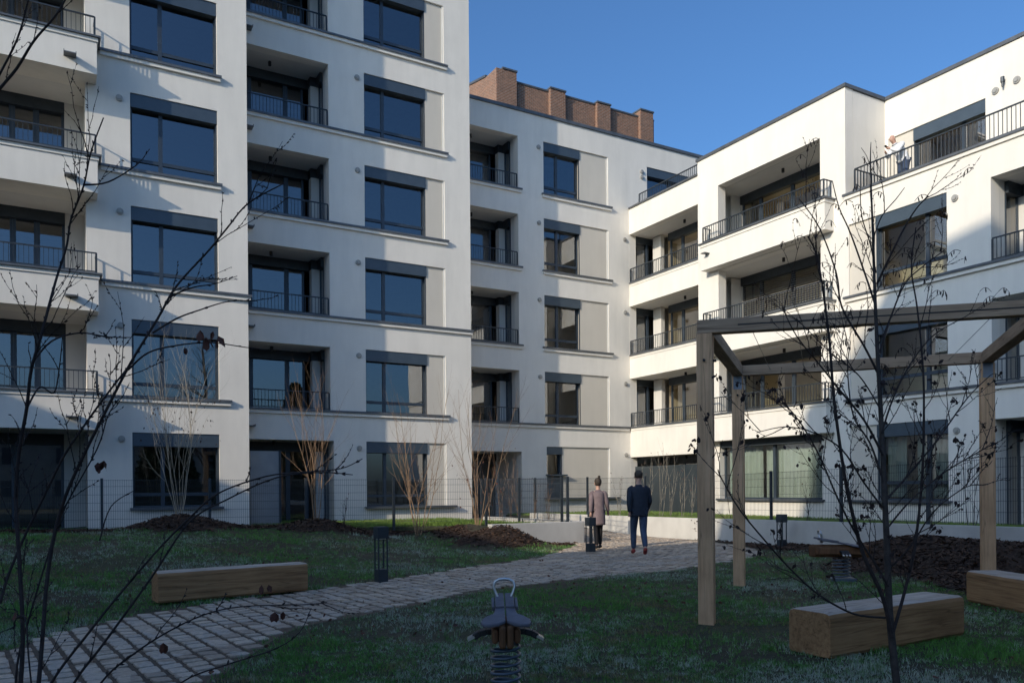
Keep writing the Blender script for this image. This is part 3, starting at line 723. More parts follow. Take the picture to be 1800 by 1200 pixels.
# raised garden slabs
def slab(name, poly, zt, mat):
    b = MB(); n = len(poly)
    tops = [(p[0], p[1], zt if len(p) < 3 else p[2]) for p in poly]; bots = [(p[0], p[1], -.3) for p in poly]
    b.add(tops + bots, [tuple(range(n))] + [(i, i + n, (i + 1) % n + n, (i + 1) % n) for i in range(n)])
    return tag(b.build(name, mat), kind='structure')
slab('garden_lawn', [(14.85, 26.6, .5), (20.8, 26.6, .5), (20.8, 0, .5), (12.0, 0, .62), (13.35, 4.0, .60), (14.6, 8.15, .58), (15.55, 12.25, .56), (16.0, 14.9, .54), (16.15, 17.4, .52), (15.65, 21.05, .5)], .5, M['ground'])
slab('garden_lawn', [(-14, 25.1), (-14, 22.7), (-4.5, 22.7), (.97, 22.0), (5.75, 21.25), (8.0, 20.7), (10.45, 19.2), (10.4, 18.4), (12.3, 18.4), (11.75, 23.3), (11.6, 26.6), (4.8, 26.6), (4.8, 25.1)], .46, M['ground'])
GARD_R = [(14.85, 26.6), (20.8, 26.6), (20.1, 16), (20.0, 0), (12.0, 0), (13.35, 4.0), (14.6, 8.15), (15.55, 12.25), (16.0, 14.9), (16.15, 17.4), (15.65, 21.05)]
GARD_L = [(-5, 23.4), (-5, 22.8), (.97, 22.1), (5.75, 21.35), (8.0, 20.8), (10.45, 20.0), (12.2, 18.7), (11.75, 23.3), (11.6, 26.6), (4.8, 26.6), (4.8, 23.4)]

# ---- cobbled path
b = MB(); L = []; Rr = []
for i, p in enumerate(PC):
    q = PC[min(i + 1, len(PC) - 1)]; o = PC[max(i - 1, 0)]; tx, ty = q[0] - o[0], q[1] - o[1]; l = math.hypot(tx, ty); nx, nyy = -ty / l, tx / l
    L.append((p[0] + nx * (p[2] + .08), p[1] + nyy * (p[2] + .08))); Rr.append((p[0] - nx * (p[2] + .08), p[1] - nyy * (p[2] + .08)))
K = 8
for i in range(len(PC) - 1):
    for k in range(K):
        def P_(i, k):
            t = k / K; x = L[i][0] * (1 - t) + Rr[i][0] * t; y = L[i][1] * (1 - t) + Rr[i][1] * t; return (x, y, gh(x, y) + .002)
        b.quad(P_(i, k), P_(i, k + 1), P_(i + 1, k + 1), P_(i + 1, k), 0)
# stones: straight columns of roughly square setts, staggered from column to column
ca_, sa_ = math.cos(.10), math.sin(.10)
uu = -4.0
while uu < 20:
    cwid = rnd.uniform(.185, .225); v = -2 + rnd.uniform(0, .25)
    while v < 28:
        ln_ = rnd.uniform(.17, .27); uc, vc = uu + cwid / 2, v + ln_ / 2
        X0, Y0 = uc * ca_ - vc * sa_ + 1.2, uc * sa_ + vc * ca_
        if 1.5 < Y0 < 26.5 and -5 < X0 < 17.5:
            pd = path_dist(X0, Y0)[0]
            if pd < -.03 + rnd.uniform(-.05, .08):
                hw_, hl_ = cwid / 2 - rnd.uniform(.016, .026), ln_ / 2 - rnd.uniform(.014, .026); zt = rnd.uniform(.012, .020); tx_, ty_ = rnd.uniform(-.05, .05), rnd.uniform(-.05, .05)
                rings = []
                for sc, zz in ((1.0, -.015), (1.0, .70), (.97, .94), (.90, 1.0)):
                    ring = []
                    for k in range(8):
                        a_ = math.pi / 4 * k + math.pi / 8; cx_, sx_ = math.cos(a_), math.sin(a_)
                        e = .32; px_ = math.copysign(abs(cx_) ** e, cx_) * hw_ * sc; py_ = math.copysign(abs(sx_) ** e, sx_) * hl_ * sc
                        lx, ly = uc + px_, vc + py_
                        X, Y = lx * ca_ - ly * sa_ + 1.2, lx * sa_ + ly * ca_
                        ring.append((X, Y, gh(X, Y) + (zz * zt + tx_ * px_ + ty_ * py_ if zz > 0 else -.015)))
                    rings += ring
                b.add(rings, [(q * 8 + k, q * 8 + (k + 1) % 8, q * 8 + 8 + (k + 1) % 8, q * 8 + 8 + k) for q in range(3) for k in range(8)] + [tuple(24 + k for k in range(8))], 1)
        v += ln_
    uu += cwid
tag(b.build('path', [M['joint'], M['stone']]), kind='structure')

# ---- retaining walls
def wall_line(P, t, name, label, zb=-.2, left=True):
    b = MB(); pts = []
    for i, p in enumerate(P):
        q = P[min(i + 1, len(P) - 1)]; o = P[max(i - 1, 0)]; tx, ty = q[0] - o[0], q[1] - o[1]; l = math.hypot(tx, ty)
        pts.append(((p[0], p[1]), (p[0] - ty / l * t, p[1] + tx / l * t), p[2]))
    vs = []
    for a, c, z in pts: vs += [(a[0], a[1], zb), (a[0], a[1], z), (c[0], c[1], z), (c[0], c[1], zb)]
    fs = []
    for i in range(len(pts) - 1):
        for k in range(4): fs.append((4 * i + k, 4 * i + 4 + k, 4 * i + 4 + (k + 1) % 4, 4 * i + (k + 1) % 4))
    fs += [(0, 1, 2, 3), tuple(4 * (len(pts) - 1) + k for k in (3, 2, 1, 0))]
    b.add(vs, fs); o = b.build(name, M['concrete'], fixn=True, bevel=.008); return tag(o, label, 'retaining wall')
wall_line(catmull(WALLR, 4), .2, 'retaining_wall', 'long low white concrete retaining wall curving below the right garden fence')
wall_line([(12.30, 23.6, .57), (12.62, 18.45, .57)], .2, 'retaining_wall', 'white concrete kerb wall along the left side of the entrance passage')
wall_line([(9.75, 18.2, .57), (12.62, 18.2, .57)], .24, 'retaining_wall', 'pale grey concrete block wall end in front of the mulch mound')

# ---- mesh fences
def fence(P, label, H=1.22, name='mesh_fence', every=1):
    """P: (x,y,z) posts"""
    root = empty(name, P[0]); tag(root, label, 'fence'); root.location = (0, 0, 0)
    for p in P:
        b = MB(); b.box(p[0] - .03, p[0] + .03, p[1] - .03, p[1] + .03, p[2] - .25, p[2] + H + .03); b.build('post', M['dark'], root)
    for i in range(len(P) - 1):
        a = Vector(P[i]); c = Vector(P[i + 1]); l = (c - a).xy.length; n = int(l / .05); b = MB()
        t = (c - a) / l
        for k in range(1, n):
            p = a + (c - a) * k / n; b.beam(p + Vector((0, 0, .04)), p + Vector((0, 0, H)), .005, .005, (t.y, -t.x, 0))
        for z in [.05 + .2 * k for k in range(6)] + [H - .02]:
            for dd in (-.006, .006):
                off = Vector((-t.y, t.x, 0)) * dd; b.beam(a + off + Vector((0, 0, z)), c + off + Vector((0, 0, z)), .006, .006)
        b.build('wire_panel', M['dark'], root)
    return root
fence([(x, y, .56) for x, y in FENCEL], 'dark wire mesh fence along the left garden behind the shrubs')
fence([(12.42, 19.0, .57), (12.3, 21.2, .57), (12.1, 23.3, .57)], 'short dark wire mesh fence on the kerb wall left of the entrance passage')
WR = catmull(WALLR, 4)
fp = []
acc = 0; last = None; wl = [0]
for i in range(1, len(WR)): wl.append(wl[-1] + math.hypot(WR[i][0] - WR[i - 1][0], WR[i][1] - WR[i - 1][1]))
k = .15
while k < wl[-1]:
    i = max(0, bisect.bisect_right(wl, k) - 1); i = min(i, len(WR) - 2); t = (k - wl[i]) / (wl[i + 1] - wl[i]); p, q = WR[i], WR[i + 1]
    fp.append((p[0] + (q[0] - p[0]) * t + .12, p[1] + (q[1] - p[1]) * t, p[2] + (q[2] - p[2]) * t)); k += 2.5
fence(fp, 'long dark wire mesh fence on top of the right retaining wall')

# ---- benches
def bench(loc, rz, L_, W_, H_, label):
    b = MB(); n = 14; vs = []
    rr = random.Random(int(loc[0] * 10))
    prof_ = [(-W_ / 2 + .02, 0), (-W_ / 2, .03), (-W_ / 2, H_ - .05), (-W_ / 2 + .012, H_ - .015), (-W_ / 2 + .05, H_), (W_ / 2 - .05, H_), (W_ / 2 - .012, H_ - .015), (W_ / 2, H_ - .05), (W_ / 2, .03), (W_ / 2 - .02, 0)]
    m = len(prof_); xs_ = [0, .012, .05] + [L_ * k / n for k in range(1, n)] + [L_ - .05, L_ - .012, L_]
    xs_ = sorted(xs_)
    for x in xs_:
        ed = min(x, L_ - x); sc = 1 - (.035 if ed < .005 else .012 if ed < .02 else 0)
        wb = .004 * math.sin(x * 5) 
        for (y, z) in prof_: vs.append((x, y * sc + wb, H_ / 2 + (z - H_ / 2) * sc + rr.uniform(-.0015, .0015)))
    fs = [(i * m + k, i * m + (k + 1) % m, (i + 1) * m + (k + 1) % m, (i + 1) * m + k) for i in range(len(xs_) - 1) for k in range(m)]
    fs += [tuple(range(m - 1, -1, -1)), tuple((len(xs_) - 1) * m + k for k in range(m))]
    b.add(vs, fs); b.mi = [1 if (i < (len(xs_) - 1) * m and (i % m) in (3, 4, 5)) else 0 for i in range(len(fs))]; o = b.build('timber_bench', [M['oak'], M['frosty']], fixn=True); o.location = loc; o.rotation_euler = (0, 0, rz)
    tag(o, label, 'bench', 'solid timber beam benches'); return o
b1 = bench((1.14, 11.67, .015), math.atan2(.28, 2.05), 2.08, .34, .405, 'pale squared timber beam bench lying on the lawn edge beside the cobbled path')
bench((5.85, 4.93, -.01), 0.03, 2.08, .45, .40, 'dark squared timber beam bench in the right foreground under the pergola')
bench((10.42, 6.02, 0.0), math.atan2(-.9, -.42), 2.1, .45, .40, 'timber beam bench cut by the right edge of the picture beside the far pergola post')

# ---- pergola
PG = empty('pergola'); tag(PG, 'weathered square timber pergola frame on four posts with taut wires', 'pergola')
P1, P2, P3, P4 = (6.27, 6.67), (9.1, 8.97), (11.25, 6.42), (8.62, 4.28)
ZT = 3.34
ctr = Vector(((P1[0] + P3[0]) / 2, (P1[1] + P3[1]) / 2, 0))
for i, p in enumerate((P1, P2, P3, P4)):
    o = MB(); o.box(-.085, .085, -.085, .085, -.3, ZT - .155); q = o.build('post', M['oakz'], PG, bevel=.006); q.location = (p[0], p[1], 0); q.rotation_euler = (0, 0, math.atan2(P2[1] - P1[1], P2[0] - P1[0]))
    if i in (1, 2, 3):
        s2 = MB(); s2.box(-.089, .089, -.06, .06, ZT - .36, ZT - .16); s2.box(-.06, .06, -.089, .089, ZT - .36, ZT - .16); s2.build('steel_shoe', M['steelblue'], q)
    s3 = MB(); s3.tube([(-.12, 0, ZT - .45), (-.083, 0, ZT - .45)], .014, 8); s3.tube([(0, -.12, ZT - .45), (0, -.083, ZT - .45)], .014, 8); s3.build('bolt', M['black'], q)
def beam(a, c, ea, ec, dz=0, slot=False):
    a = Vector((*a, 0)); c = Vector((*c, 0)); t = (c - a).normalized(); l = (c - a).length
    o = MB(); o.box(-ea, l + ec, -.075, .075, -.075, .075)
    q = o.build('beam', M['oakbeam'], PG, bevel=.006); q.location = (a.x, a.y, ZT - .077 + dz); q.rotation_euler = (0, 0, math.atan2(t.y, t.x))
    if slot:
        g_ = MB(); g_.box(.35, l - .1, .0745, .078, -.008, .006); g_.box(.35, l - .1, -.078, -.0745, -.008, .006); g_.build('slot', M['black'], q)
    return q
beam(P1, P4, .085, .09, 0, True); beam(P2, P3, .0, .0, 0)
beam(P1, P2, -.08, .08, 0); beam(P4, P3, -.08, .08, 0)
w = MB()
for k in range(1, 7):
    t = k / 7
    a = Vector((P1[0] + (P4[0] - P1[0]) * t, P1[1] + (P4[1] - P1[1]) * t, ZT - .09)); c = Vector((P2[0] + (P3[0] - P2[0]) * t, P2[1] + (P3[1] - P2[1]) * t, ZT - .09))
    w.tube([a, c], .0035, 5)
w.build('wire', M['dark'], PG)

# ---- bollard lights
def bollard(loc, H, label):
    root = empty('bollard_light', loc, rnd.uniform(-.1, .1)); tag(root, label, 'bollard light', 'square bollard lights beside the path')
    b = MB(); b.box(-.085, .085, -.085, .085, -.1, .19); b.build('base', M['dark'], root, bevel=.004)
    b = MB(); b.box(-.095, .095, -.095, .095, H - .19, H); hd = b.build('lamp_head', M['dark'], root, bevel=.004)
    b = MB(); b.box(-.06, .06, -.06, .06, H - .205, H - .191); b.build('diffuser', M['white'], hd)
    for sx in (-1, 1):
        for s_y in (-1, 1):
            b = MB(); b.box(sx * .075 - .01, sx * .075 + .01, s_y * .075 - .01, s_y * .075 + .01, .19, H - .19); b.build('rod', M['dark'], root)
    return root
bollard((4.6, 12.42, 0.01), .88, 'dark square bollard light standing by the path in front of the left lawn slope')
bollard((15.15, 13.55, .03), .80, 'dark square bollard light in front of the long white retaining wall')
bollard((10.93, 15.5, .0), .80, 'dark square bollard light beside the woman in the mauve coat')
ip = empty('intercom_post', (12.72, 18.0, 0)); tag(ip, 'slim dark post with a small box at the end of the concrete block wall', 'post')
b = MB(); b.box(-.025, .025, -.025, .025, -.1, .72); b.build('post', M['dark'], ip)
b = MB(); b.box(-.09, .05, -.05, .05, .70, .84); b.build('box', M['dark'], ip)

# ---- spring riders
def spring_rider(loc, rz, label):
    root = empty('spring_rider', loc, rz); tag(root, label, 'spring rider', 'wooden spring riders on the lawn')
    b = MB(); n = 150; pts = []
    for i in range(n + 1):
        t = i / n; r = .095 + .004 * math.sin(t * 3); a = t * 2 * math.pi * 6.3; pts.append((r * math.cos(a), r * math.sin(a), .03 + .33 * t))
    b.tube(pts, .011, 7); b.build('coil_spring', M['spring'], root, smooth=True)
    b = MB(); b.box(-.14, .14, -.14, .14, -.03, .03); b.build('base_plate', M['spring'], root, bevel=.005)
    # body: stack of upright planks, rider faces +y (away from camera)
    b = MB()
    for i, (x0, x1, zb, zt, y0, y1) in enumerate([(-.098, -.052, .395, .50, -.20, .22), (-.050, -.002, .365, .525, -.235, .26), (.002, .050, .365, .525, -.235, .26), (.052, .098, .395, .50, -.20, .22)]):
        b.box(x0, x1, y0, y1, zb, zt)
    b.build('body', M['ridewood'], root, bevel=.03)
    # seat boards: two rounded wings meeting in the middle
    for s in (-1, 1):
        b = MB(); top = []; m = 22
        out = [(.004, -.19), (.05, -.225), (.11, -.235), (.155, -.215), (.172, -.17), (.16, -.115), (.125, -.07), (.085, -.045), (.075, .0), (.07, .10), (.004, .13)]
        vs = [(s * x, y, .575 + .22 * y - .10 * x) for x, y in out] + [(s * x, y, .600 + .22 * y - .10 * x) for x, y in out]; k = len(out)
        b.add(vs, [tuple(range(k)), tuple(range(2 * k - 1, k - 1, -1))] + [(i, (i + 1) % k, (i + 1) % k + k, i + k) for i in range(k)])
        b.build('seat', M['seatgrey'], root, bevel=.008, fixn=True)
        b = MB(); b.beam((s * .036, .04, .605), (s * .036, .30, .665), .064, .03); b.beam((s * .083, .06, .598), (s * .083, .25, .64), .022, .03); b.build('back_board', M['seatgrey'], root, bevel=.005)
        # foot rests
        b = MB(); P_ = [(s * .09, 0, .455), (s * .13, 0, .452), (s * .18, 0, .44), (s * .222, 0, .415)]
        for i in range(3):
            b.beam(P_[i], P_[i + 1], .09, .04)
        ft = b.build('foot_rest', M['black'], root, bevel=.006)
        b = MB()
        for dy in (-.035, 0.0, .035): b.beam((s * .215, dy, .423), (s * .262, dy, .398), .02, .018)
        b.build('steel_tip', M['steel'], ft)
    # handle: raised loop
    b = MB(); pts = []
    loop = [(-.020, .585), (-.035, .625), (-.066, .695), (-.077, .735), (-.066, .768), (-.035, .785), (0, .788), (.035, .785), (.066, .768), (.077, .735), (.066, .695), (.035, .625), (.020, .585)]
    b.tube([(x, .22 + (z - .58) * .15, z) for x, z in loop], .0105, 8); b.build('handle', M['steel'], root, smooth=True)
    return root
vx, vy = 2.72, 4.89
spring_rider((vx, vy, gh(vx, vy) + .07), math.atan2(vy, vx) - math.pi / 2 + .03, 'wooden spring rider in the centre foreground with a pale loop handle')
s2 = spring_rider((10.97, 8.6, gh(10.97, 8.6) + .02), math.atan2(8.6, 10.97) - math.pi / 2 + math.pi / 2 + .25, 'orange brown wooden spring rider seen from the side below the dark mulch mound')
s2.scale = (1.35, 1.35, 1.0)
for c in s2.children:
    if c.name.startswith('body'):
        c.scale = (1, 1.4, 1.25); c.location = (0, 0, -.1)

# ================================================================== VEGETATION
def smooth_path(P, n=6):
    out = []
    P = [Vector(p) for p in P]
    for i in range(len(P) - 1):
        p0, p1, p2, p3 = P[max(i - 1, 0)], P[i], P[i + 1], P[min(i + 2, len(P) - 1)]
        for k in range(n):
            t = k / n
            out.append(.5 * ((2 * p1) + (-p0 + p2) * t + (2 * p0 - 5 * p1 + 4 * p2 - p3) * t * t + (-p0 + 3 * p1 - 3 * p2 + p3) * t ** 3))
    out.append(P[-1]); return out
def rvec(r):
    return Vector((r.uniform(-1, 1), r.uniform(-1, 1), r.uniform(-1, 1)))
def grow(b, r, p, d, length, rad, level, wob=.25, up=.12, twigs=4, bud=0, tips=None, ang=(.5, .9), ratio=(.35, .6), nseg=6):
    pts = [Vector(p)]; d = d.normalized(); st = length / nseg
    for i in range(nseg):
        d = (d + rvec(r) * wob + Vector((0, 0, up))).normalized(); pts.append(pts[-1] + d * st)
    rads = [rad * (1 - .75 * i / nseg) + .0003 for i in range(nseg + 1)]
    b.tube(pts, rads, 5 if rad > .006 else 4 if rad > .003 else 3)
    if bud:
        for i in range(1, nseg + 1):
            for q in range(2):
                t = r.random(); pp = pts[i - 1].lerp(pts[i], t); s_ = bud * r.uniform(.7, 1.3); dd = (rvec(r) * .9 + (pts[i] - pts[i - 1]).normalized()).normalized()
                b.tube([pp, pp + dd * s_ * .55, pp + dd * s_ * 1.3], [s_ * .25, s_ * .32, .0004], 4, cap=False)
    if tips is not None: tips.append((pts[-1], d.copy()))
    if level > 0:
        for k in range(twigs):
            t = .2 + .75 * (k + r.random()) / twigs; i = min(int(t * nseg), nseg - 1); pp = pts[i].lerp(pts[i + 1], t * nseg - i); dd = (pts[i + 1] - pts[i]).normalized()
            sd = dd.cross(rvec(r)).normalized(); a = r.uniform(*ang)
            nd = (dd * math.cos(a) + sd * math.sin(a)); grow(b, r, pp, nd, length * r.uniform(*ratio) * (1 - .35 * t), rads[i] * .6, level - 1, wob, up, max(2, twigs - 1), bud, tips, ang, ratio, max(3, nseg - 1))
    return pts

def leaf(b, p, d, s_, r, n=1):
    for _ in range(n):
        dd = (d + rvec(r) * .5).normalized(); sd = dd.cross(rvec(r)).normalized(); nn = dd.cross(sd)
        b.add([p, p + dd * s_ * .35 + sd * s_ * .30 + nn * s_ * .08, p + dd * s_ * .8 + sd * s_ * .2 - nn * s_ * .05, p + dd * s_, p + dd * s_ * .75 - sd * s_ * .24 + nn * s_ * .06, p + dd * s_ * .35 - sd * s_ * .3 - nn * s_ * .04],
              [(0, 1, 2, 3), (0, 3, 4, 5)])

def garden_shrub(x, y, H, n, spread, mat, label, seed, leafn=0, leafmat='darkleaf', twigs=5, name='bare_shrub', r0=.0125, leafz=(.3, .5)):
    r = random.Random(seed); z = gh(x, y); root = empty(name, (x, y, z)); tag(root, label, 'shrub', 'leafless shrubs along the left garden fence'); b = MB(); tips = []
    for k in range(n):
        a = 2 * math.pi * k / n + r.uniform(-.4, .4); sp = spread * r.uniform(.35, 1)
        d = Vector((math.cos(a) * sp, math.sin(a) * sp, 1)); L_ = H * r.uniform(.75, 1.05) if k else H
        grow(b, r, (math.cos(a) * .06, math.sin(a) * .06, -.05), d, L_, r0 * r.uniform(.6, 1.0), 2, .13, .07, twigs, 0, tips, (.3, .75), (.28, .5), 9)
    b.build('branches', M[mat], root)
    if leafn:
        lb = MB()
        for k in range(leafn):
            a = r.uniform(0, 6.28); rr = (r.random() ** .5) * H * .22; zz = H * r.uniform(*leafz)
            leaf(lb, Vector((math.cos(a) * rr, math.sin(a) * rr, zz)), Vector((0, 0, -1)), r.uniform(.04, .075), r)
        lb.build('leaves', M[leafmat], root)
    return root
garden_shrub(2.6, 20.95, 4.5, 9, .28, 'paletwig', 'pale barked leafless shrub on a mulch mound in front of the leftmost ground floor window', 11, 90, twigs=6, leafz=(.38, .66))
garden_shrub(5.75, 20.2, 3.9, 8, .26, 'twig', 'orange brown leafless shrub in front of the ground floor loggia beside the pale privacy panel', 12)
garden_shrub(8.1, 19.15, 3.9, 8, .36, 'twig', 'orange brown leafless shrub in front of the ground floor window with the beige panel', 13)
garden_shrub(9.72, 18.95, 3.8, 7, .26, 'twig', 'orange brown leafless shrub on the mulch mound left of the entrance recess', 14, 40, 'deadleaf', leafz=(.1, .45))
r_ = random.Random(5)
def sapling(x, y, z, H, mat, label, group, seed):
    r = random.Random(seed); root = empty('sapling', (x, y, z)); tag(root, label, 'sapling', group); b = MB(); tips = []
    for k in range(3): grow(b, r, (r.uniform(-.05, .05), r.uniform(-.05, .05), -.05), Vector((r.uniform(-.16, .16), r.uniform(-.16, .16), 1)), H * r.uniform(.7, 1), .009, 1, .1, .08, 5, 0, tips, (.3, .7), (.2, .4), 7)
    b.build('branches', M[mat], root); lb = MB()
    for p, d in tips:
        if r.random() < .6: leaf(lb, p, Vector((0, 0, -1)), r.uniform(.03, .06), r)
    lb.build('leaves', M['deadleaf'], root)
for i, (px, D, H) in enumerate([(862, 25, 1.9), (880, 26, 2.1), (897, 26.5, 2.3), (914, 27, 2.0), (940, 26, 1.7), (965, 27.5, 1.6)]):
    p = atD(px, 900, D); sapling(p.x, p.y, .42, H, 'twig', 'thin leafless sapling in the hedge row before the middle wing entrance', 'thin saplings before the middle wing', 40 + i)
for i, (px, D, H) in enumerate([(1090, 27.5, 1.9), (1140, 27, 2.4), (1160, 26.5, 2.6), (1178, 26.8, 2.2), (1200, 26, 2.0), (1215, 26.5, 1.5)]):
    p = atD(px, 900, D); sapling(p.x, p.y, .5, H, 'paletwig', 'thin leafless sapling growing in the sunny garden strip before the grey privacy screen', 'thin saplings before the grey privacy screen', 60 + i)
for i, (px, D, H) in enumerate([(1290, 22.5, 1.5), (1420, 21, 1.2), (1705, 16.8, 2.1), (1640, 18, 1.3)]):
    p = atD(px, 900, D); sapling(p.x, p.y, .55, H, 'treebark', 'thin leafless sapling behind the right mesh fence', 'thin saplings behind the right fence', 80 + i)
for i, (px, D, H) in enumerate([(215, 21.6, 1.6), (85, 21.8, 1.3), (605, 21.5, .9)]):
    p = atD(px, 905, D); sapling(p.x, p.y, .5, H, 'treebark', 'thin twiggy sapling against the left garden fence', 'thin saplings by the left fence', 90 + i)
# weed sprouting at foot of the retaining wall
p = atD(1158, 945, 22.3); sp_ = empty('weed', (15.75, 17.0, 0.02)); tag(sp_, 'small leafy weed sprouting at the foot of the sunlit retaining wall', 'weed')
b = MB(); lb = MB(); tp = []
for k in range(4): grow(b, r_, (0, 0, 0), Vector((r_.uniform(-.3, .3), r_.uniform(-.3, .3), 1)), .5, .004, 1, .2, .05, 4, 0, tp)
b.build('stems', M['twig'], sp_)
for q, d in tp: leaf(lb, q, d, .05, r_, 2)
lb.build('leaves', M['darkleaf'], sp_)

# ---- dark foreground shrub on the left (arching stems close to the camera)
FS = empty('foreground_shrub', (0, 0, 0)); tag(FS, 'dark budding shrub with long arching stems filling the left foreground', 'shrub')
r = random.Random(3)
stems = [
 (2.5, 15, 4, [(30, 1290), (40, 1130), (35, 1000), (28, 880), (33, 800), (47, 717), (55, 650), (73, 587), (88, 530), (100, 487), (117, 433), (125, 385), (147, 327), (160, 267), (182, 207)], 1),
 (2.4, 15, 4, [(60, 1290), (68, 1200), (75, 1117), (83, 1017), (97, 933), (117, 867), (147, 800), (187, 720), (230, 637), (277, 560), (310, 503), (367, 440), (400, 400), (437, 357), (500, 322)], 1),
 (2.6, 10, 6, [(0, 1060), (15, 1010), (43, 943), (83, 860), (113, 800), (150, 745), (190, 690), (236, 632)], 0),
 (2.3, 10, 3, [(50, 1300), (90, 1200), (157, 1110), (213, 1040), (283, 960), (333, 910), (383, 867), (467, 837), (540, 829), (600, 823), (637, 806)], 0),
 (2.3, 10, 3, [(85, 1300), (130, 1200), (180, 1133), (267, 1013), (333, 917), (400, 877), (483, 840), (560, 830), (620, 834)], 0),
 (2.1, 8, 2.5, [(120, 1300), (177, 1200), (233, 1150), (300, 1107), (367, 1077), (433, 1065), (533, 1062), (575, 1058)], 0),
 (2.0, 7, 2.2, [(220, 1290), (317, 1200), (400, 1167), (483, 1140), (527, 1110), (547, 1068)], 0),
 (2.8, 12, 5, [(-60, 330), (-20, 190), (30, 120), (60, 72), (100, 25), (125, -20)], 0),
 (2.8, 9, 4, [(-60, 260), (-10, 150), (30, 70), (50, 0), (58, -30)], 0),
 (2.5, 8, 3, [(25, 1290), (30, 1170), (50, 1090), (80, 990), (110, 900), (170, 790), (190, 730), (210, 700)], 0),
 (2.4, 6, 2.5, [(60, 1250), (50, 1150), (45, 1090), (30, 1085), (25, 1100), (27, 1110)], 0),
 (2.6, 7, 3, [(55, 640), (90, 600), (140, 585), (190, 592), (230, 593)], 0),
 (2.6, 7, 2.5, [(268, 585), (310, 560), (350, 545), (400, 530), (450, 528)], 0),
 (2.4, 7, 2.5, [(225, 650), (260, 620), (310, 607), (370, 602), (430, 610), (470, 615)], 0),
 (2.5, 5, 2.5, [(175, 950), (195, 890), (235, 862)], 0),
 (2.5, 6, 2, [(300, 520), (340, 505), (380, 498), (417, 485)], 1),
 (2.6, 7, 2.5, [(46, 720), (70, 680), (95, 690), (105, 640), (110, 590)], 0),
 (2.5, 7, 2, [(147, 325), (190, 320), (240, 290), (263, 262)], 1),
]
main = []
for D, w0, w1, P, rich in stems:
    n = len(P); pts = [atD(px, py, D + .04 * math.sin(i * .9 + D * 7)) for i, (px, py) in enumerate(P)]; sp2 = smooth_path(pts, 5)
    k = D / 1410 / 2 * .52; rads = [max(.0010, (w0 + (w1 - w0) * i / (len(sp2) - 1)) * k) for i in range(len(sp2))]
    if P[0][1] > 1240:   # carry the stem on down to the soil
        g_ = Vector((atD(40, 1660, 2.45).x * .9, atD(40, 1660, 2.45).y, -.03)); sp2 = [g_ + Vector((w0 * .004, P[0][0] * .0006, 0)), g_.lerp(sp2[0], .55) + Vector((0, 0, .02))] + sp2; rads = [rads[0] * 1.15, rads[0] * 1.05] + rads
    b = MB(); b.tube(sp2, rads, 7)
    # short budded side twigs
    for i in range(8, len(sp2) - 2):
        if r.random() < (.34 if rich else .16):
            p = sp2[i]; t = (sp2[i + 1] - sp2[i]).normalized(); sd = t.cross(rvec(r)).normalized(); d = (t * .8 + sd * .6 + Vector((0, 0, .25))).normalized()
            L_ = r.uniform(.05, .22) * (1.3 if rich else .8)
            grow(b, r, p, d, L_, .0015, 1 if L_ > .16 else 0, .22, .05, 2, .0055, None, (.4, .8), (.4, .6), 5)
        for q in range(2):
            if r.random() < .35:
                p = sp2[i]; s_ = .007; dd = ((sp2[i + 1] - sp2[i]).normalized() + rvec(r) * .7).normalized(); b.tube([p, p + dd * (s_ * .8 + rads[i]), p + dd * (s_ * 1.5 + rads[i])], [s_ * .3, s_ * .34, .0004], 4, cap=False)
    b.build('stem', M['bark'], FS, smooth=True)
lb = MB()
for px, py, D, s_ in [(352, 588, 2.4, .05), (362, 600, 2.4, .055), (383, 598, 2.4, .05), (375, 590, 2.4, .035), (325, 618, 2.45, .03), (172, 820, 2.4, .04), (183, 817, 2.4, .045), (174, 830, 2.4, .03), (460, 1035, 2.2, .035), (472, 1035, 2.2, .03), (483, 1083, 2.1, .035), (498, 1082, 2.1, .03), (287, 1137, 2.1, .04), (28, 1082, 2.4, .035)]:
    leaf(lb, atD(px, py - 8, D), Vector((0, 0, -1)), s_ * .8, r, 2)
lb.build('leaves', M['deadleaf'], FS)

# ---- foreground tree on the right
TR = empty('young_tree', (0, 0, 0)); tag(TR, 'dark multi-stemmed young tree with catkins in the right foreground, before the pergola', 'tree')
r = random.Random(21); DT = 4.2
tb = MB(); br = MB(); tips = []; ltips = []
def px_stem(mb, P, w0, w1, D0=DT, D1=DT, n=5, down=False):
    pts = [atD(px, py, D0 + (D1 - D0) * i / (len(P) - 1)) for i, (px, py) in enumerate(P)]; sp2 = smooth_path(pts, n); k = DT / 1410 / 2 * .72
    rads = [max(.0016, (w0 + (w1 - w0) * i / (len(sp2) - 1)) * k) for i in range(len(sp2))]; 
    if down: sp2 = [Vector((sp2[0].x + .03, sp2[0].y - .02, -.04))] + sp2; rads = [rads[0] * 1.2] + rads
    mb.tube(sp2, rads, 8 if w0 > 10 else 6); return sp2, rads
def catkins(b, p, d, r, n=3):
    q = p
    a = r.uniform(0, 6.28); side = Vector((math.cos(a), math.sin(a), 0)); pts = [p]
    for k in range(4): pts.append(pts[-1] + side * .016 + Vector((0, 0, (.010, .002, -.010, -.02)[k])))
    b.tube(pts, [.0018, .0016, .0015, .0013, .001], 4)
    for k in range(n):
        c = pts[2 + k % 3]; e = c + Vector((r.uniform(-.006, .006), r.uniform(-.006, .006), -r.uniform(.018, .034)))
        b.tube([c, c.lerp(e, .3), c.lerp(e, .75), e], [.001, .0030, .0033, .001], 5, cap=False)
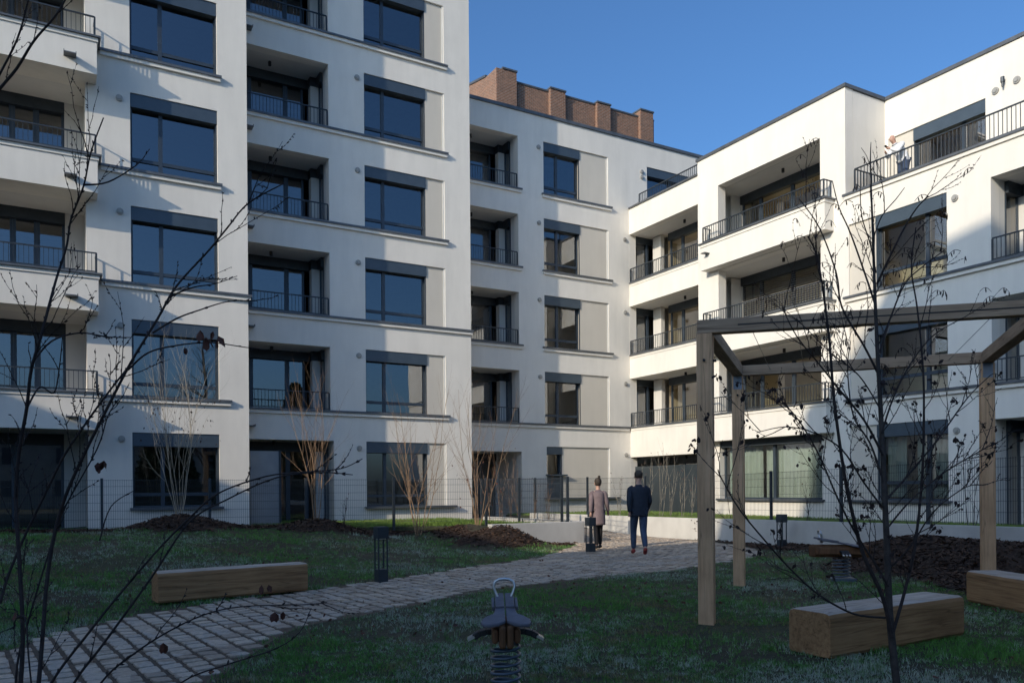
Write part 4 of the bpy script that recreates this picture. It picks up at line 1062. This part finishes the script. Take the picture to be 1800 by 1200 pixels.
sT = px_stem(tb, [(1582, 1235), (1575, 1190), (1564, 1080), (1560, 980), (1556, 890), (1552, 800), (1547, 700), (1542, 610), (1538, 520), (1535, 430), (1532, 350), (1530, 285), (1531, 250)], 20, 1.5, 4.15, 4.3, down=True)
subs = [
 ([(1568, 1120), (1552, 1050), (1518, 975), (1498, 900), (1482, 820), (1466, 700), (1458, 600), (1448, 520), (1436, 450), (1420, 415)], 11, 3, 4.15, 4.0),
 ([(1570, 1110), (1590, 1040), (1608, 960), (1620, 850), (1624, 740), (1622, 640), (1612, 540), (1602, 470), (1610, 400)], 9, 3, 4.15, 4.35),
 ([(1556, 1085), (1500, 1078), (1440, 1045), (1390, 1000), (1345, 950), (1300, 895), (1268, 840), (1262, 825)], 6, 2.5, 4.15, 3.9),
 ([(1562, 1030), (1535, 985), (1500, 930), (1470, 870), (1440, 800), (1405, 740), (1370, 700)], 6, 2.5, 4.15, 4.0),
 ([(1545, 660), (1520, 610), (1480, 540), (1470, 480), (1440, 400), (1405, 350)], 6, 2.2, 4.25, 4.1),
 ([(1540, 540), (1520, 480), (1495, 410), (1475, 365), (1463, 318)], 6, 2.2, 4.25, 4.4),
 ([(1541, 500), (1560, 460), (1590, 400), (1612, 365), (1632, 345)], 6, 2.2, 4.25, 4.1),
 ([(1546, 620), (1565, 560), (1590, 500), (1620, 470), (1660, 440)], 5, 2.2, 4.25, 4.45),
 ([(1540, 480), (1530, 430), (1515, 380), (1512, 330)], 4, 2, 4.25, 4.2),
 ([(1550, 760), (1570, 700), (1600, 640), (1640, 590), (1690, 560)], 5, 2, 4.2, 4.4),
 ([(1552, 800), (1520, 740), (1480, 690), (1440, 640), (1400, 590), (1375, 540)], 6, 2, 4.2, 4.0),
 ([(1556, 880), (1600, 830), (1650, 770), (1700, 700), (1740, 660)], 6, 2, 4.2, 4.5),
 ([(1558, 930), (1600, 880), (1660, 830), (1710, 800), (1745, 780)], 5, 2, 4.2, 4.1),
 ([(1558, 900), (1520, 850), (1480, 790), (1430, 760), (1380, 750), (1330, 760)], 5, 2, 4.2, 4.0),
 ([(1554, 850), (1530, 780), (1500, 730), (1490, 650), (1495, 600)], 6, 2, 4.2, 4.3),
 ([(1548, 720), (1510, 660), (1460, 620), (1430, 590), (1400, 560)], 4, 2, 4.2, 4.4),
 ([(1562, 1000), (1600, 960), (1640, 900), (1690, 860), (1720, 850)], 5, 2, 4.2, 4.0),
 ([(1535, 420), (1550, 380), (1575, 350), (1590, 330)], 3.5, 1.6, 4.3, 4.4),
 ([(1532, 300), (1524, 276), (1514, 260)], 2, 1.2, 4.3, 4.25),
]
allst = []
for P, w0, w1, D0, D1 in subs: allst.append((px_stem(br, P, w0, w1, D0, D1), P))
for (sp2, rads), P in allst:
    n = len(sp2)
    for i in range(4, n - 1):
        if r.random() < (.40 if sp2[i].z < 2.7 else .16):
            t = (sp2[i + 1] - sp2[i]).normalized(); sd = t.cross(rvec(r)).normalized(); d = (t * .75 + sd * .6 + Vector((0, 0, .25))).normalized(); tl = []
            grow(br, r, sp2[i], d, r.uniform(.12, .38), .0026, 1, .16, .07, 3, .006, tl, (.4, .8), (.35, .6), 5)
            (ltips if sp2[i].z < 2.0 else tips).extend(tl)
    (ltips if sp2[-1].z < 2.0 else tips).append((sp2[-1], Vector((0, 0, 1))))
for i in range(12, len(sT[0]) - 2):
    if sT[0][i].z < 2.75 and r.random() < .5:
        sd = Vector((r.uniform(-1, 1), r.uniform(-1, 1), 0)).normalized(); tl = []
        grow(br, r, sT[0][i], (sd * .6 + Vector((0, 0, .8))), r.uniform(.15, .45), .003, 1, .14, .06, 3, .006, tl, (.4, .8), (.35, .6), 6); (ltips if sT[0][i].z < 2 else tips).extend(tl)
tb.build('trunk', M['treebark'], TR, smooth=True); br.build('branches', M['bark'], TR)
cb = MB()
for p, d in tips:
    if r.random() < .42: catkins(cb, p, d, r, r.choice((1, 2, 3)))
lb = cb
for p, d in ltips:
    if r.random() < .5:
        for q in range(r.choice((1, 2, 4))): leaf(lb, p + rvec(r) * .012, Vector((0, 0, -1)) + rvec(r) * .8, r.uniform(.018, .034), r)
lb.build('leaves', M['darkleaf'], TR)

# ---- bare trees behind the camera (mirrored in the panes)
def big_tree(x, y, H, label, seed):
    r = random.Random(seed); root = empty('bare_tree', (x, y, 0)); tag(root, label, 'tree', 'bare trees south of the courtyard'); t = MB(); b = MB()
    pts = [Vector((0, 0, -.2)), Vector((.1, 0, H * .25)), Vector((-.05, .1, H * .5)), Vector((.1, 0, H * .75)), Vector((0, 0, H))]; sp2 = smooth_path(pts, 4)
    t.tube(sp2, [.28 * (1 - .85 * i / (len(sp2) - 1)) for i in range(len(sp2))], 8); t.build('trunk', M['treebark'], root)
    for i in range(4, len(sp2)):
        for k in range(3):
            a = r.uniform(0, 6.28); grow(b, r, sp2[i], Vector((math.cos(a), math.sin(a), .7)), H * .38 * (1.15 - i / len(sp2)), .07 * (1.15 - i / len(sp2)), 2, .15, .06, 5, 0, None, (.4, .9), (.4, .65), 6)
    b.build('branches', M['treebark'], root)
big_tree(2.5, -13, 13, 'tall bare tree south of the courtyard, westernmost of the pair', 31); big_tree(9.5, -15, 12, 'tall bare tree south of the courtyard, easternmost of the pair', 32)

# ================================================================== GRASS, MULCH
import numpy as np
DG = {}
for i, x in enumerate(xs):
    for j, y in enumerate(ys):
        DG[i, j] = path_dist(x, y) if (-6.1 <= x <= 21 and .9 <= y <= 27.1) else (9, -1)
def pdist(x, y):
    i = max(0, min(len(xs) - 2, bisect.bisect_right(xs, x) - 1)); j = max(0, min(ny - 2, bisect.bisect_right(ys, y) - 1))
    u = (x - xs[i]) / (xs[i + 1] - xs[i]); v = (y - ys[j]) / (ys[j + 1] - ys[j])
    return DG[i, j][0] * (1 - u) * (1 - v) + DG[i + 1, j][0] * u * (1 - v) + DG[i, j + 1][0] * (1 - u) * v + DG[i + 1, j + 1][0] * u * v, DG[i, j][1]
def inpoly(P, x, y):
    c = False; j = len(P) - 1
    for i in range(len(P)):
        if (P[i][1] > y) != (P[j][1] > y) and x < (P[j][0] - P[i][0]) * (y - P[i][1]) / (P[j][1] - P[i][1]) + P[i][0]: c = not c
        j = i
    return c
def nz(x, y, s_):
    return (math.sin(x * s_ + 1.3 * math.sin(y * s_ * .7)) + math.sin(y * s_ * 1.1 + 1.7 * math.sin(x * s_ * .6 + 2)) + math.sin((x + y) * s_ * .53)) / 3
def is_mulch(x, y, s_side):
    if s_side > 0:
        if x > 12.62: return True
        if y > 18.2 and x > 9.2 and x < 12.6: return False
        f = seg_dist(FENCEL, x, y)
        if f < 1.15 + .35 * nz(x, y, 1.9) and x < 11: return True
        for hx, hy, hh, sx, s_y in HUMPS[:3] + HUMPS[4:]:
            if ((x - hx) / sx) ** 2 + ((y - hy) / s_y) ** 2 < 1.7: return True
        if 9.6 < x < 12.6 and 17.5 < y < 18.3: return True
        return False
    w = seg_dist(WALLR, x, y); lim = .8 + 1.9 * sm(12.0, 9.0, y) + .3 * nz(x, y, 2.1)
    return w < lim
def in_view(x, y, pad=.04):
    z = x * sy + y * cyw; X = x * cyw - y * sy
    return z > 3 and abs(X / z) < .638 + pad
g = random.Random(17)
V = []; Fc = []
def blade(px_, py_, pz_, h, w, lean):
    a = g.uniform(0, 6.283); ca, sa = math.cos(a), math.sin(a); n = len(V); lx = g.gauss(0, lean); ly = g.gauss(0, lean)
    V.append((px_ - ca * w, py_ - sa * w, pz_ - .01)); V.append((px_ + ca * w, py_ + sa * w, pz_ - .01)); V.append((px_ + lx, py_ + ly, pz_ + h)); Fc.append((n, n + 1, n + 2))
cnt = 0; tries = 0
while cnt < 62000 and tries < 600000:
    tries += 1
    D = 4.6 + (g.random() ** 1.5) * 19; X = g.uniform(-.68, .68); x = D * (sy + cyw * X); y = D * (cyw - sy * X)
    if not (-5.5 < x < 16.5 and 1.2 < y < 24): continue
    d, sd = pdist(x, y)
    if d < .0 + .07 * nz(x, y, 6): continue
    if sd < 0 and x > 12 and seg_dist(WALLR, x, y) < .3: continue
    if sd < 0 and y > 3 and x > 15.4: continue
    if inpoly(GARD_L, x, y) or inpoly(GARD_R, x, y) or (y > 18.1 and x > 9.1): continue
    if is_mulch(x, y, sd): continue
    bare = nz(x, y, 2.3) + .5 * nz(x, y, 7.1)
    if bare > .35 and g.random() < .72: continue
    if d < .35 and sd < 0 and x < 8 and g.random() < .8 - 2 * d: continue
    cnt += 1; z = gh(x, y); k = .6 + .4 * D / 10; hgt = (.035 + .03 * max(0, nz(x + 5, y, 3.1))) * (1.25 if sd > 0 else 1) * (1 + .55 * nz(x, y, 11))
    for q in range(3): blade(x + g.gauss(0, .012 * k), y + g.gauss(0, .012 * k), z, hgt * g.uniform(.5, 1.3), .004 * k + .0012, .022 * k)
me = bpy.data.meshes.new('grass'); me.from_pydata(V, [], Fc); me.materials.append(M['grass']); tag(link(bpy.data.objects.new('grass', me)), 'short frosted green lawn grass either side of the cobbled path', 'grass', kind='stuff')
V = []; Fc = []
for P, zz, cnt_ in ((GARD_R, .5, 30000), (GARD_L, .46, 22000)):
    c = 0; bx = (min(p[0] for p in P), max(p[0] for p in P), min(p[1] for p in P), max(p[1] for p in P))
    for _ in range(cnt_ * 6):
        x = g.uniform(bx[0], bx[1]); y = g.uniform(bx[2], bx[3])
        if not inpoly(P, x, y) or not in_view(x, y) : continue
        c += 1
        z0_ = zz if P is GARD_L else .5 + .1 * sm(14.9, 4, y) * (1 - sm(15, 20.5, x))
        blade(x, y, z0_, g.uniform(.05, .10), .012, .03)
        if c > cnt_: break
me = bpy.data.meshes.new('garden_grass'); me.from_pydata(V, [], Fc); me.materials.append(M['sungrass']); tag(link(bpy.data.objects.new('garden_grass', me)), 'bright green grass in the private gardens behind the mesh fences', 'grass', kind='stuff')
# mulch: chips over a soil skin
mb = MB()
for i in range(len(xs) - 1):
    for j in range(ny - 1):
        x0, x1, y0, y1 = xs[i], xs[i + 1], ys[j], ys[j + 1]; cx, cyy = (x0 + x1) / 2, (y0 + y1) / 2
        if not (-6 < cx < 16.3 and 2 < cyy < 24): continue
        if cyy > 3 and x1 - x0 < .3 and y1 - y0 < .3:
            d, sd = DG[i, j]
            if d < .12: continue
            if inpoly(GARD_R, cx, cyy) or inpoly(GARD_L, cx, cyy) or (sd > 0 and cx > 12.55): continue
            if is_mulch(cx, cyy, sd): mb.quad((x0, y0, HG[i, j] - .012), (x1, y0, HG[i + 1, j] - .012), (x1, y1, HG[i + 1, j + 1] - .012), (x0, y1, HG[i, j + 1] - .012), 0)
quads = [[mb.v[k] for k in f] for f in mb.f]
c = 0
for _ in range(24000):
    q = g.choice(quads); u, v = g.uniform(-.25, 1.25), g.uniform(-.25, 1.25); x = q[0][0] + (q[1][0] - q[0][0]) * u; y = q[0][1] + (q[2][1] - q[0][1]) * v
    if pdist(x, y)[0] < .05 or inpoly(GARD_R, x, y): continue
    z = gh(x, y) + g.uniform(.012, .05); a = g.uniform(0, 6.28); l = g.uniform(.02, .07); w = g.uniform(.007, .02); d = Vector((math.cos(a), math.sin(a), g.gauss(0, .35))).normalized(); s_ = Vector((-math.sin(a), math.cos(a), g.gauss(0, .5))).normalized(); p = Vector((x, y, z))
    mb.quad(p - d * l - s_ * w, p + d * l - s_ * w * .6, p + d * l * .9 + s_ * w, p - d * l * .8 + s_ * w * .8, 1)
tag(mb.build('mulch', [M['mulch'], M['chip']]), 'dark brown bark mulch on the planting mounds and along the fences', 'mulch', kind='stuff')

# fallen leaves on the lawn
lv_ = MB(); gl = random.Random(77)
for _ in range(1500):
    D = 4.6 + (gl.random() ** 1.3) * 12; X = gl.uniform(-.68, .68); x = D * (sy + cyw * X); y = D * (cyw - sy * X)
    if not (-5 < x < 15 and 1.5 < y < 18) or (sm(.2, .9, nz(x, y, .9) + .5 * gl.random()) < gl.random() * .8): continue
    leaf(lv_, Vector((x, y, gh(x, y) + .025)), Vector((gl.uniform(-1, 1), gl.uniform(-1, 1), gl.uniform(-.15, .3))), gl.uniform(.03, .065), gl)
tag(lv_.build('leaf_litter', M['deadleaf']), 'brown fallen leaves scattered over the lawn and path', 'fallen leaves', kind='stuff')
def conifer(x, y, H, Rr, label, seed):  # unseen trees added to block sky light from the right lawn and benches
    r = random.Random(seed); root = empty('conifer', (x, y, 0)); tag(root, label, 'tree', 'unseen conifers added to shade the right lawn'); t = MB(); t.tube([(0, 0, -.2), (0, 0, H * .95)], [.16, .03], 8); t.build('trunk', M['treebark'], root)
    b = MB()
    for _ in range(7000):
        z = .4 + (H - .4) * r.random() ** 1.2; rr = Rr * (1 - z / H) ** .8 * (r.random() ** .4) + .05; a = r.uniform(0, 6.28); p = Vector((math.cos(a) * rr, math.sin(a) * rr, z)); d = Vector((math.cos(a), math.sin(a), -.25)) + rvec(r) * .5
        leaf(b, p, d, r.uniform(.18, .34), r)
    b.build('crown', M['conifer'], root)
conifer(5.6, -3.0, 6.6, 2.2, 'dense dark conifer added out of view to shade the right lawn, westernmost of three', 1); conifer(9.8, -1.6, 8.4, 2.6, 'dense dark conifer added out of view to shade the right lawn, middle of three', 2); conifer(13.8, -.2, 8.5, 2.3, 'dense dark conifer added out of view to shade the right lawn, easternmost of three', 3)

# ================================================================== PEOPLE
def skinned(name, verts, edges, mat, parent, sub=1, root=0):
    me = bpy.data.meshes.new(name); me.from_pydata([v[:3] for v in verts], edges, []); me.materials.append(mat)
    o = bpy.data.objects.new(name, me); link(o, parent); sk = o.modifiers.new('skin', 'SKIN'); sk.use_smooth_shade = True
    if not me.skin_vertices:
        lay = None
        bm = bmesh.new(); bm.from_mesh(me); bm.verts.layers.skin.verify(); bm.to_mesh(me); bm.free()
    for i, v in enumerate(verts):
        rr = v[3]; me.skin_vertices[0].data[i].radius = (rr, v[4] if len(v) > 4 else rr); me.skin_vertices[0].data[i].use_root = (i == root)
    ss = o.modifiers.new('sub', 'SUBSURF'); ss.levels = sub; ss.render_levels = sub
    return o
def loft(b, rings, n=18, folds=0.0, seed=1):
    r = random.Random(seed); ph = r.uniform(0, 6); vs = []
    for i, (cx, cy_, cz, rx, ry) in enumerate(rings):
        for k in range(n):
            a = 2 * math.pi * k / n; f = 1 + folds * (i / len(rings)) * math.sin(a * 5 + ph + i * .4)
            vs.append((cx + rx * f * math.cos(a), cy_ + ry * f * math.sin(a), cz))
    fs = [(i * n + k, i * n + (k + 1) % n, (i + 1) * n + (k + 1) % n, (i + 1) * n + k) for i in range(len(rings) - 1) for k in range(n)]
    fs += [tuple(range(n - 1, -1, -1)), tuple((len(rings) - 1) * n + k for k in range(n))]
    b.add(vs, fs)
def figure(name_loc, rz, H, joints, label, coat, coatmat, legmat, shoemat, hairmat, coat_bottom, hair='short', rtop=1.0, cat='person'):
    root = empty('person', name_loc, rz); tag(root, label, cat); s_ = H / 1.8; J = {k: Vector(v) * s_ for k, v in joints.items()}
    V_ = []; E_ = []; ix = {}
    def add(k, rad, par=None, ry=None):
        V_.append((*J[k], rad * s_, (ry or rad) * s_)); ix[k] = len(V_) - 1
        if par: E_.append((ix[par], ix[k]))
    add('pelvis', .12, None, .10); add('waist', .115, 'pelvis', .09); add('chest', .145, 'waist', .105); add('neckb', .06, 'chest'); add('neck', .052, 'neckb'); add('head', .078, 'neck', .09); add('head2', .08, 'head', .098); add('crown', .05, 'head2', .07); add('nose', .014, 'head')
    for sd in 'LR':
        add('sh' + sd, .055, 'chest'); add('el' + sd, .042, 'sh' + sd); add('wr' + sd, .027, 'el' + sd); add('pa' + sd, .028, 'wr' + sd)
        w = J['pa' + sd]; el = J['wr' + sd]; d = (w - el).normalized(); sx = d.cross(Vector((0, 1, 0.2))).normalized()
        for q in range(4):
            k = 'f%d%s' % (q, sd); k2 = 'g%d%s' % (q, sd); off = sx * (q - 1.5) * .017 * s_; ln_ = (.038, .045, .042, .032)[q] * s_
            J[k] = w + off + d * ln_ * .6; J[k2] = w + off + d * ln_ * 1.3 + Vector((0, .02, 0)) * s_; add(k, .009, 'pa' + sd); add(k2, .0075, k)
        k = 'th' + sd; J[k] = w + Vector((0, .04, .0)) * s_ + d * .012; add(k, .010, 'pa' + sd)
        add('hip' + sd, .085, 'pelvis'); add('kn' + sd, .056, 'hip' + sd); add('an' + sd, .036, 'kn' + sd); add('to' + sd, .032, 'an' + sd)
    skinned('body', V_, E_, M['skin'], root, 1)
    # trousers / tights
    V2 = [(*J['pelvis'], .11 * s_, .085 * s_)]; E2 = []
    for sd in 'LR':
        a = len(V2); kk = 1.22 if legmat == 'jeans' else 1.06
        V2 += [(*J['hip' + sd], .098 * s_ * kk), (*J['kn' + sd], .064 * s_ * kk), (*(J['kn' + sd].lerp(J['an' + sd], .5)), .058 * s_ * kk), (*(J['an' + sd] + Vector((0, 0, -.01))), .045 * s_ * kk)]; E2 += [(0, a), (a, a + 1), (a + 1, a + 2), (a + 2, a + 3)]
    skinned('trousers', V2, E2, M[legmat], root, 1)
    sb = MB()
    for sd in 'LR':
        a, t = J['an' + sd], J['to' + sd]; d = (t - a); d.z = 0; d.normalize()
        pts = [a - d * .05 + Vector((0, 0, -.045)), a + Vector((0, 0, -.04)), t + Vector((0, 0, -.005)), t + d * .05 + Vector((0, 0, -.01))]
        sb.tube([p * 1 for p in pts], [.034 * s_, .046 * s_, .042 * s_, .022 * s_], 8)
    sb.build('shoes', M[shoemat], root, smooth=True)
    c = MB(); sh = (J['shL'] + J['shR']) / 2; pv = J['pelvis']; wa = J['waist']; ch = J['chest']; nb = J['neckb']
    rings = [(nb.x, nb.y, nb.z + .02 * s_, .066 * s_, .066 * s_), (nb.x, nb.y, nb.z - .03 * s_, .10 * s_, .085 * s_), (sh.x, sh.y, sh.z + .045 * s_, .15 * s_ * rtop, .10 * s_), (sh.x, sh.y, sh.z - .0 * s_, .195 * s_ * rtop, .125 * s_), (ch.x, ch.y, ch.z - .04 * s_, .20 * s_ * rtop, .14 * s_), (wa.x, wa.y, wa.z, .185 * s_ * rtop, .135 * s_), (pv.x, pv.y, pv.z, .20 * s_ * rtop, .145 * s_)]
    zz = pv.z; f = coat
    while zz > coat_bottom * s_ + .02:
        zz -= .1 * s_; zz = max(zz, coat_bottom * s_); f += .012; rings.append((pv.x, pv.y, zz, .20 * s_ * rtop * f, .145 * s_ * f))
    loft(c, rings, 20, .03)
    for sd in 'LR':
        a, e, w = J['sh' + sd], J['el' + sd], J['wr' + sd]; inn = a.lerp(ch, .35); inn.z = a.z + .02; P = smooth_path([inn, a + Vector((0, 0, -.015)), a.lerp(e, .5), e, e.lerp(w, .5), w], 3); c.tube(P, [(.052 if i < 1 else .066 if i < 3 else .074 - .030 * (i - 3) / (len(P) - 4)) * s_ for i in range(len(P))], 10)
    c.build('jacket', M[coatmat], root, smooth=True)
    h = MB(); hd = J['head2']; up = (J['crown'] - J['head']).normalized(); hd0 = J['head']
    if hair:
        fw = Vector((0, 1, 0)); n = 14; vs = []
        rings = []
        lv = [(-.095 if hair == 'long' else -.06, .72), (-.04, .98), (.0, 1.1), (.04, 1.1), (.075, .95), (.10, .62), (.115, .2)]
        for q, (dz, sc) in enumerate(lv): rings.append((hd.x, hd.y - .014 * s_, hd.z + dz * s_, .083 * sc * s_, .090 * sc * s_))
        loft(h, rings, 16); h.build('hair', M[hairmat], root, smooth=True)
    e = MB()
    for sx in (-1, 1):
        p = J['head'] + Vector((sx * .03, .082, .035)) * s_; e.tube([p - Vector((.008, 0, 0)), p, p + Vector((.008, 0, 0))], [.003, .008, .003], 6)
    e.build('eyes', M['black'], root)
    e = MB()
    for sx in (-1, 1): p = J['head'] + Vector((sx * .082, .0, .02)) * s_; e.tube([p + Vector((0, 0, -.028)), p, p + Vector((0, 0, .028))], [.008, .016, .010], 6)
    e.build('ears', M['skin'], root)
    return root, J
walkM = dict(pelvis=(0, 0, .96), waist=(0, .01, 1.13), chest=(0, .02, 1.34), neckb=(0, .02, 1.48), neck=(0, .03, 1.55), head=(0, .045, 1.64), head2=(0, .035, 1.70), crown=(0, .03, 1.77), nose=(0, .145, 1.65),
  shL=(-.175, .02, 1.41), elL=(-.225, -.10, 1.15), wrL=(-.215, -.08, .92), paL=(-.21, -.06, .86), hipL=(-.09, 0, .93), knL=(-.09, .20, .53), anL=(-.085, .22, .10), toL=(-.085, .34, .035),
  shR=(.175, .02, 1.41), elR=(.235, .04, 1.15), wrR=(.225, .20, .98), paR=(.22, .24, .93), hipR=(.09, 0, .93), knR=(.085, -.03, .50), anR=(.08, -.30, .17), toR=(.08, -.24, .05))
dirp = math.atan2(1, .55) - math.pi / 2
man, _ = figure((11.1, 13.9, gh(11.1, 13.9) + .055), dirp, 1.83, walkM, 'person in a dark navy jacket and jeans walking away along the path', .92, 'bluecoat', 'jeans', 'red', 'hair', .82, 'short', 1.04)
walkW = dict(walkM); walkW.update(shL=(-.165, .02, 1.41), elL=(-.21, -.08, 1.15), wrL=(-.22, -.10, .93), paL=(-.22, -.10, .87), shR=(.165, .02, 1.41), elR=(.22, .0, 1.15), wrR=(.27, .08, .95), paR=(.28, .10, .885),
  hipL=(-.08, 0, .93), knL=(-.07, .03, .50), anL=(-.06, -.06, .09), toL=(-.06, .05, .03), hipR=(.08, 0, .93), knR=(.07, .10, .51), anR=(.06, .08, .09), toR=(.06, .19, .03))
wom, _ = figure((11.45, 15.9, gh(11.45, 15.9) + .05), dirp + .1, 1.70, walkW, 'person in a knee length mauve coat and dark tights walking on the path', 1.0, 'mauvecoat', 'blacktights', 'black', 'hair', .60, 'long', .86)
b = MB(); b.tube([(0, -.075, 1.70), (0, -.10, 1.73), (0, -.12, 1.70)], [.02, .036, .02], 8); b.build('hair_bun', M['hair'], wom, smooth=True)
# man leaning on the terrace railing, looking at a phone
lean = dict(pelvis=(0, -.02, .96), waist=(0, .05, 1.12), chest=(0, .17, 1.30), neckb=(0, .27, 1.40), neck=(0, .31, 1.445), head=(0, .37, 1.52), head2=(0, .375, 1.575), crown=(0, .36, 1.645), nose=(0, .465, 1.50),
  shL=(-.19, .20, 1.36), elL=(-.21, .36, 1.14), wrL=(-.08, .50, 1.22), paL=(-.05, .54, 1.25), hipL=(-.09, -.02, .93), knL=(-.10, .02, .5), anL=(-.10, -.03, .09), toL=(-.10, .09, .03),
  shR=(.19, .20, 1.36), elR=(.22, .34, 1.12), wrR=(.12, .48, 1.16), paR=(.08, .53, 1.18), hipR=(.09, -.02, .93), knR=(.10, .0, .5), anR=(.11, -.05, .09), toR=(.11, .07, .03))
tm, J = figure((20.98, 14.28, 9.76), math.pi / 2 - .25, 1.78, lean, 'bald person in a white shirt leaning on the terrace railing over a phone', .9, 'shirt', 'jeans', 'black', 'hair', .92, None, 1.0)
ph = empty('phone', (0, 0, 0)); 
mw = Matrix.Translation((20.98, 14.28, 9.76)) @ Matrix.Rotation(math.pi / 2 - .25, 4, 'Z'); pp = mw @ (J['paL'] + Vector((.03, .04, .03)))
ph.location = pp; ph.rotation_euler = (.6, 0, math.pi / 2 - .25); tag(ph, 'small dark phone held by the bald person on the roof terrace', 'phone')
b = MB(); b.box(-.037, .037, -.075, .075, -.005, .005); b.build('casing', M['black'], ph); b = MB(); b.box(-.033, .033, -.068, .068, .0052, .006); b.build('display', M['dark'], ph)

# ================================================================== LIGHT, SKY, CAMERA
sun_to = Vector((-2.94, -1.0, 1.24)).normalized(); elev = math.asin(sun_to.z)
L_ = bpy.data.lights.new('sun', 'SUN'); L_.energy = 2.75; L_.angle = R(.53); L_.color = (1.0, .88, .70)
lo = bpy.data.objects.new('sun', L_); COL.objects.link(lo); lo.rotation_euler = (-sun_to).to_track_quat('-Z', 'Y').to_euler()
w = bpy.data.worlds.new('World'); scn.world = w; w.use_nodes = True; nt = w.node_tree; bg = nt.nodes['Background']
sk = nt.nodes.new('ShaderNodeTexSky'); sk.sky_type = 'NISHITA'; sk.sun_disc = False; sk.sun_elevation = elev
sk.sun_rotation = math.atan2(sun_to.x, sun_to.y) % (2 * math.pi); sk.altitude = 100; sk.air_density = 1.0; sk.dust_density = 3.0; sk.ozone_density = 8.0; sk.air_density = 1.0
tint = nt.nodes.new('ShaderNodeMix'); tint.data_type = 'RGBA'; tint.blend_type = 'MULTIPLY'; tint.inputs[0].default_value = 1; tint.inputs[7].default_value = (.97, 1.045, 1.02, 1)
nt.links.new(sk.outputs[0], tint.inputs[6]); nt.links.new(tint.outputs[2], bg.inputs[0]); bg.inputs[1].default_value = .15
cam = bpy.data.cameras.new('camera'); co = bpy.data.objects.new('camera', cam); COL.objects.link(co)
cam.sensor_width = 36; cam.sensor_fit = 'HORIZONTAL'; cam.lens = F_PX / 1800 * 36; cam.shift_y = (CY - 600) / 1800; cam.clip_end = 2000; cam.clip_start = .05
fwd = Vector((sy, cyw, 0)); right = Vector((cyw, -sy, 0)); up = Vector((0, 0, 1))
# roll about the optical axis
rx = right * cr + up * sr * 1; ux = up * cr - right * sr
mt = Matrix((rx, ux, -fwd)).transposed().to_4x4(); mt.translation = (0, 0, EYE); co.matrix_world = mt
scn.camera = co
scn.view_settings.view_transform = 'Standard'; scn.view_settings.look = 'None'; scn.view_settings.exposure = .35; scn.view_settings.gamma = 1
scn.cycles.max_bounces = 8; scn.cycles.transparent_max_bounces = 16; scn.cycles.diffuse_bounces = 4; scn.cycles.glossy_bounces = 4
scn.cycles.caustics_reflective = False; scn.cycles.caustics_refractive = False
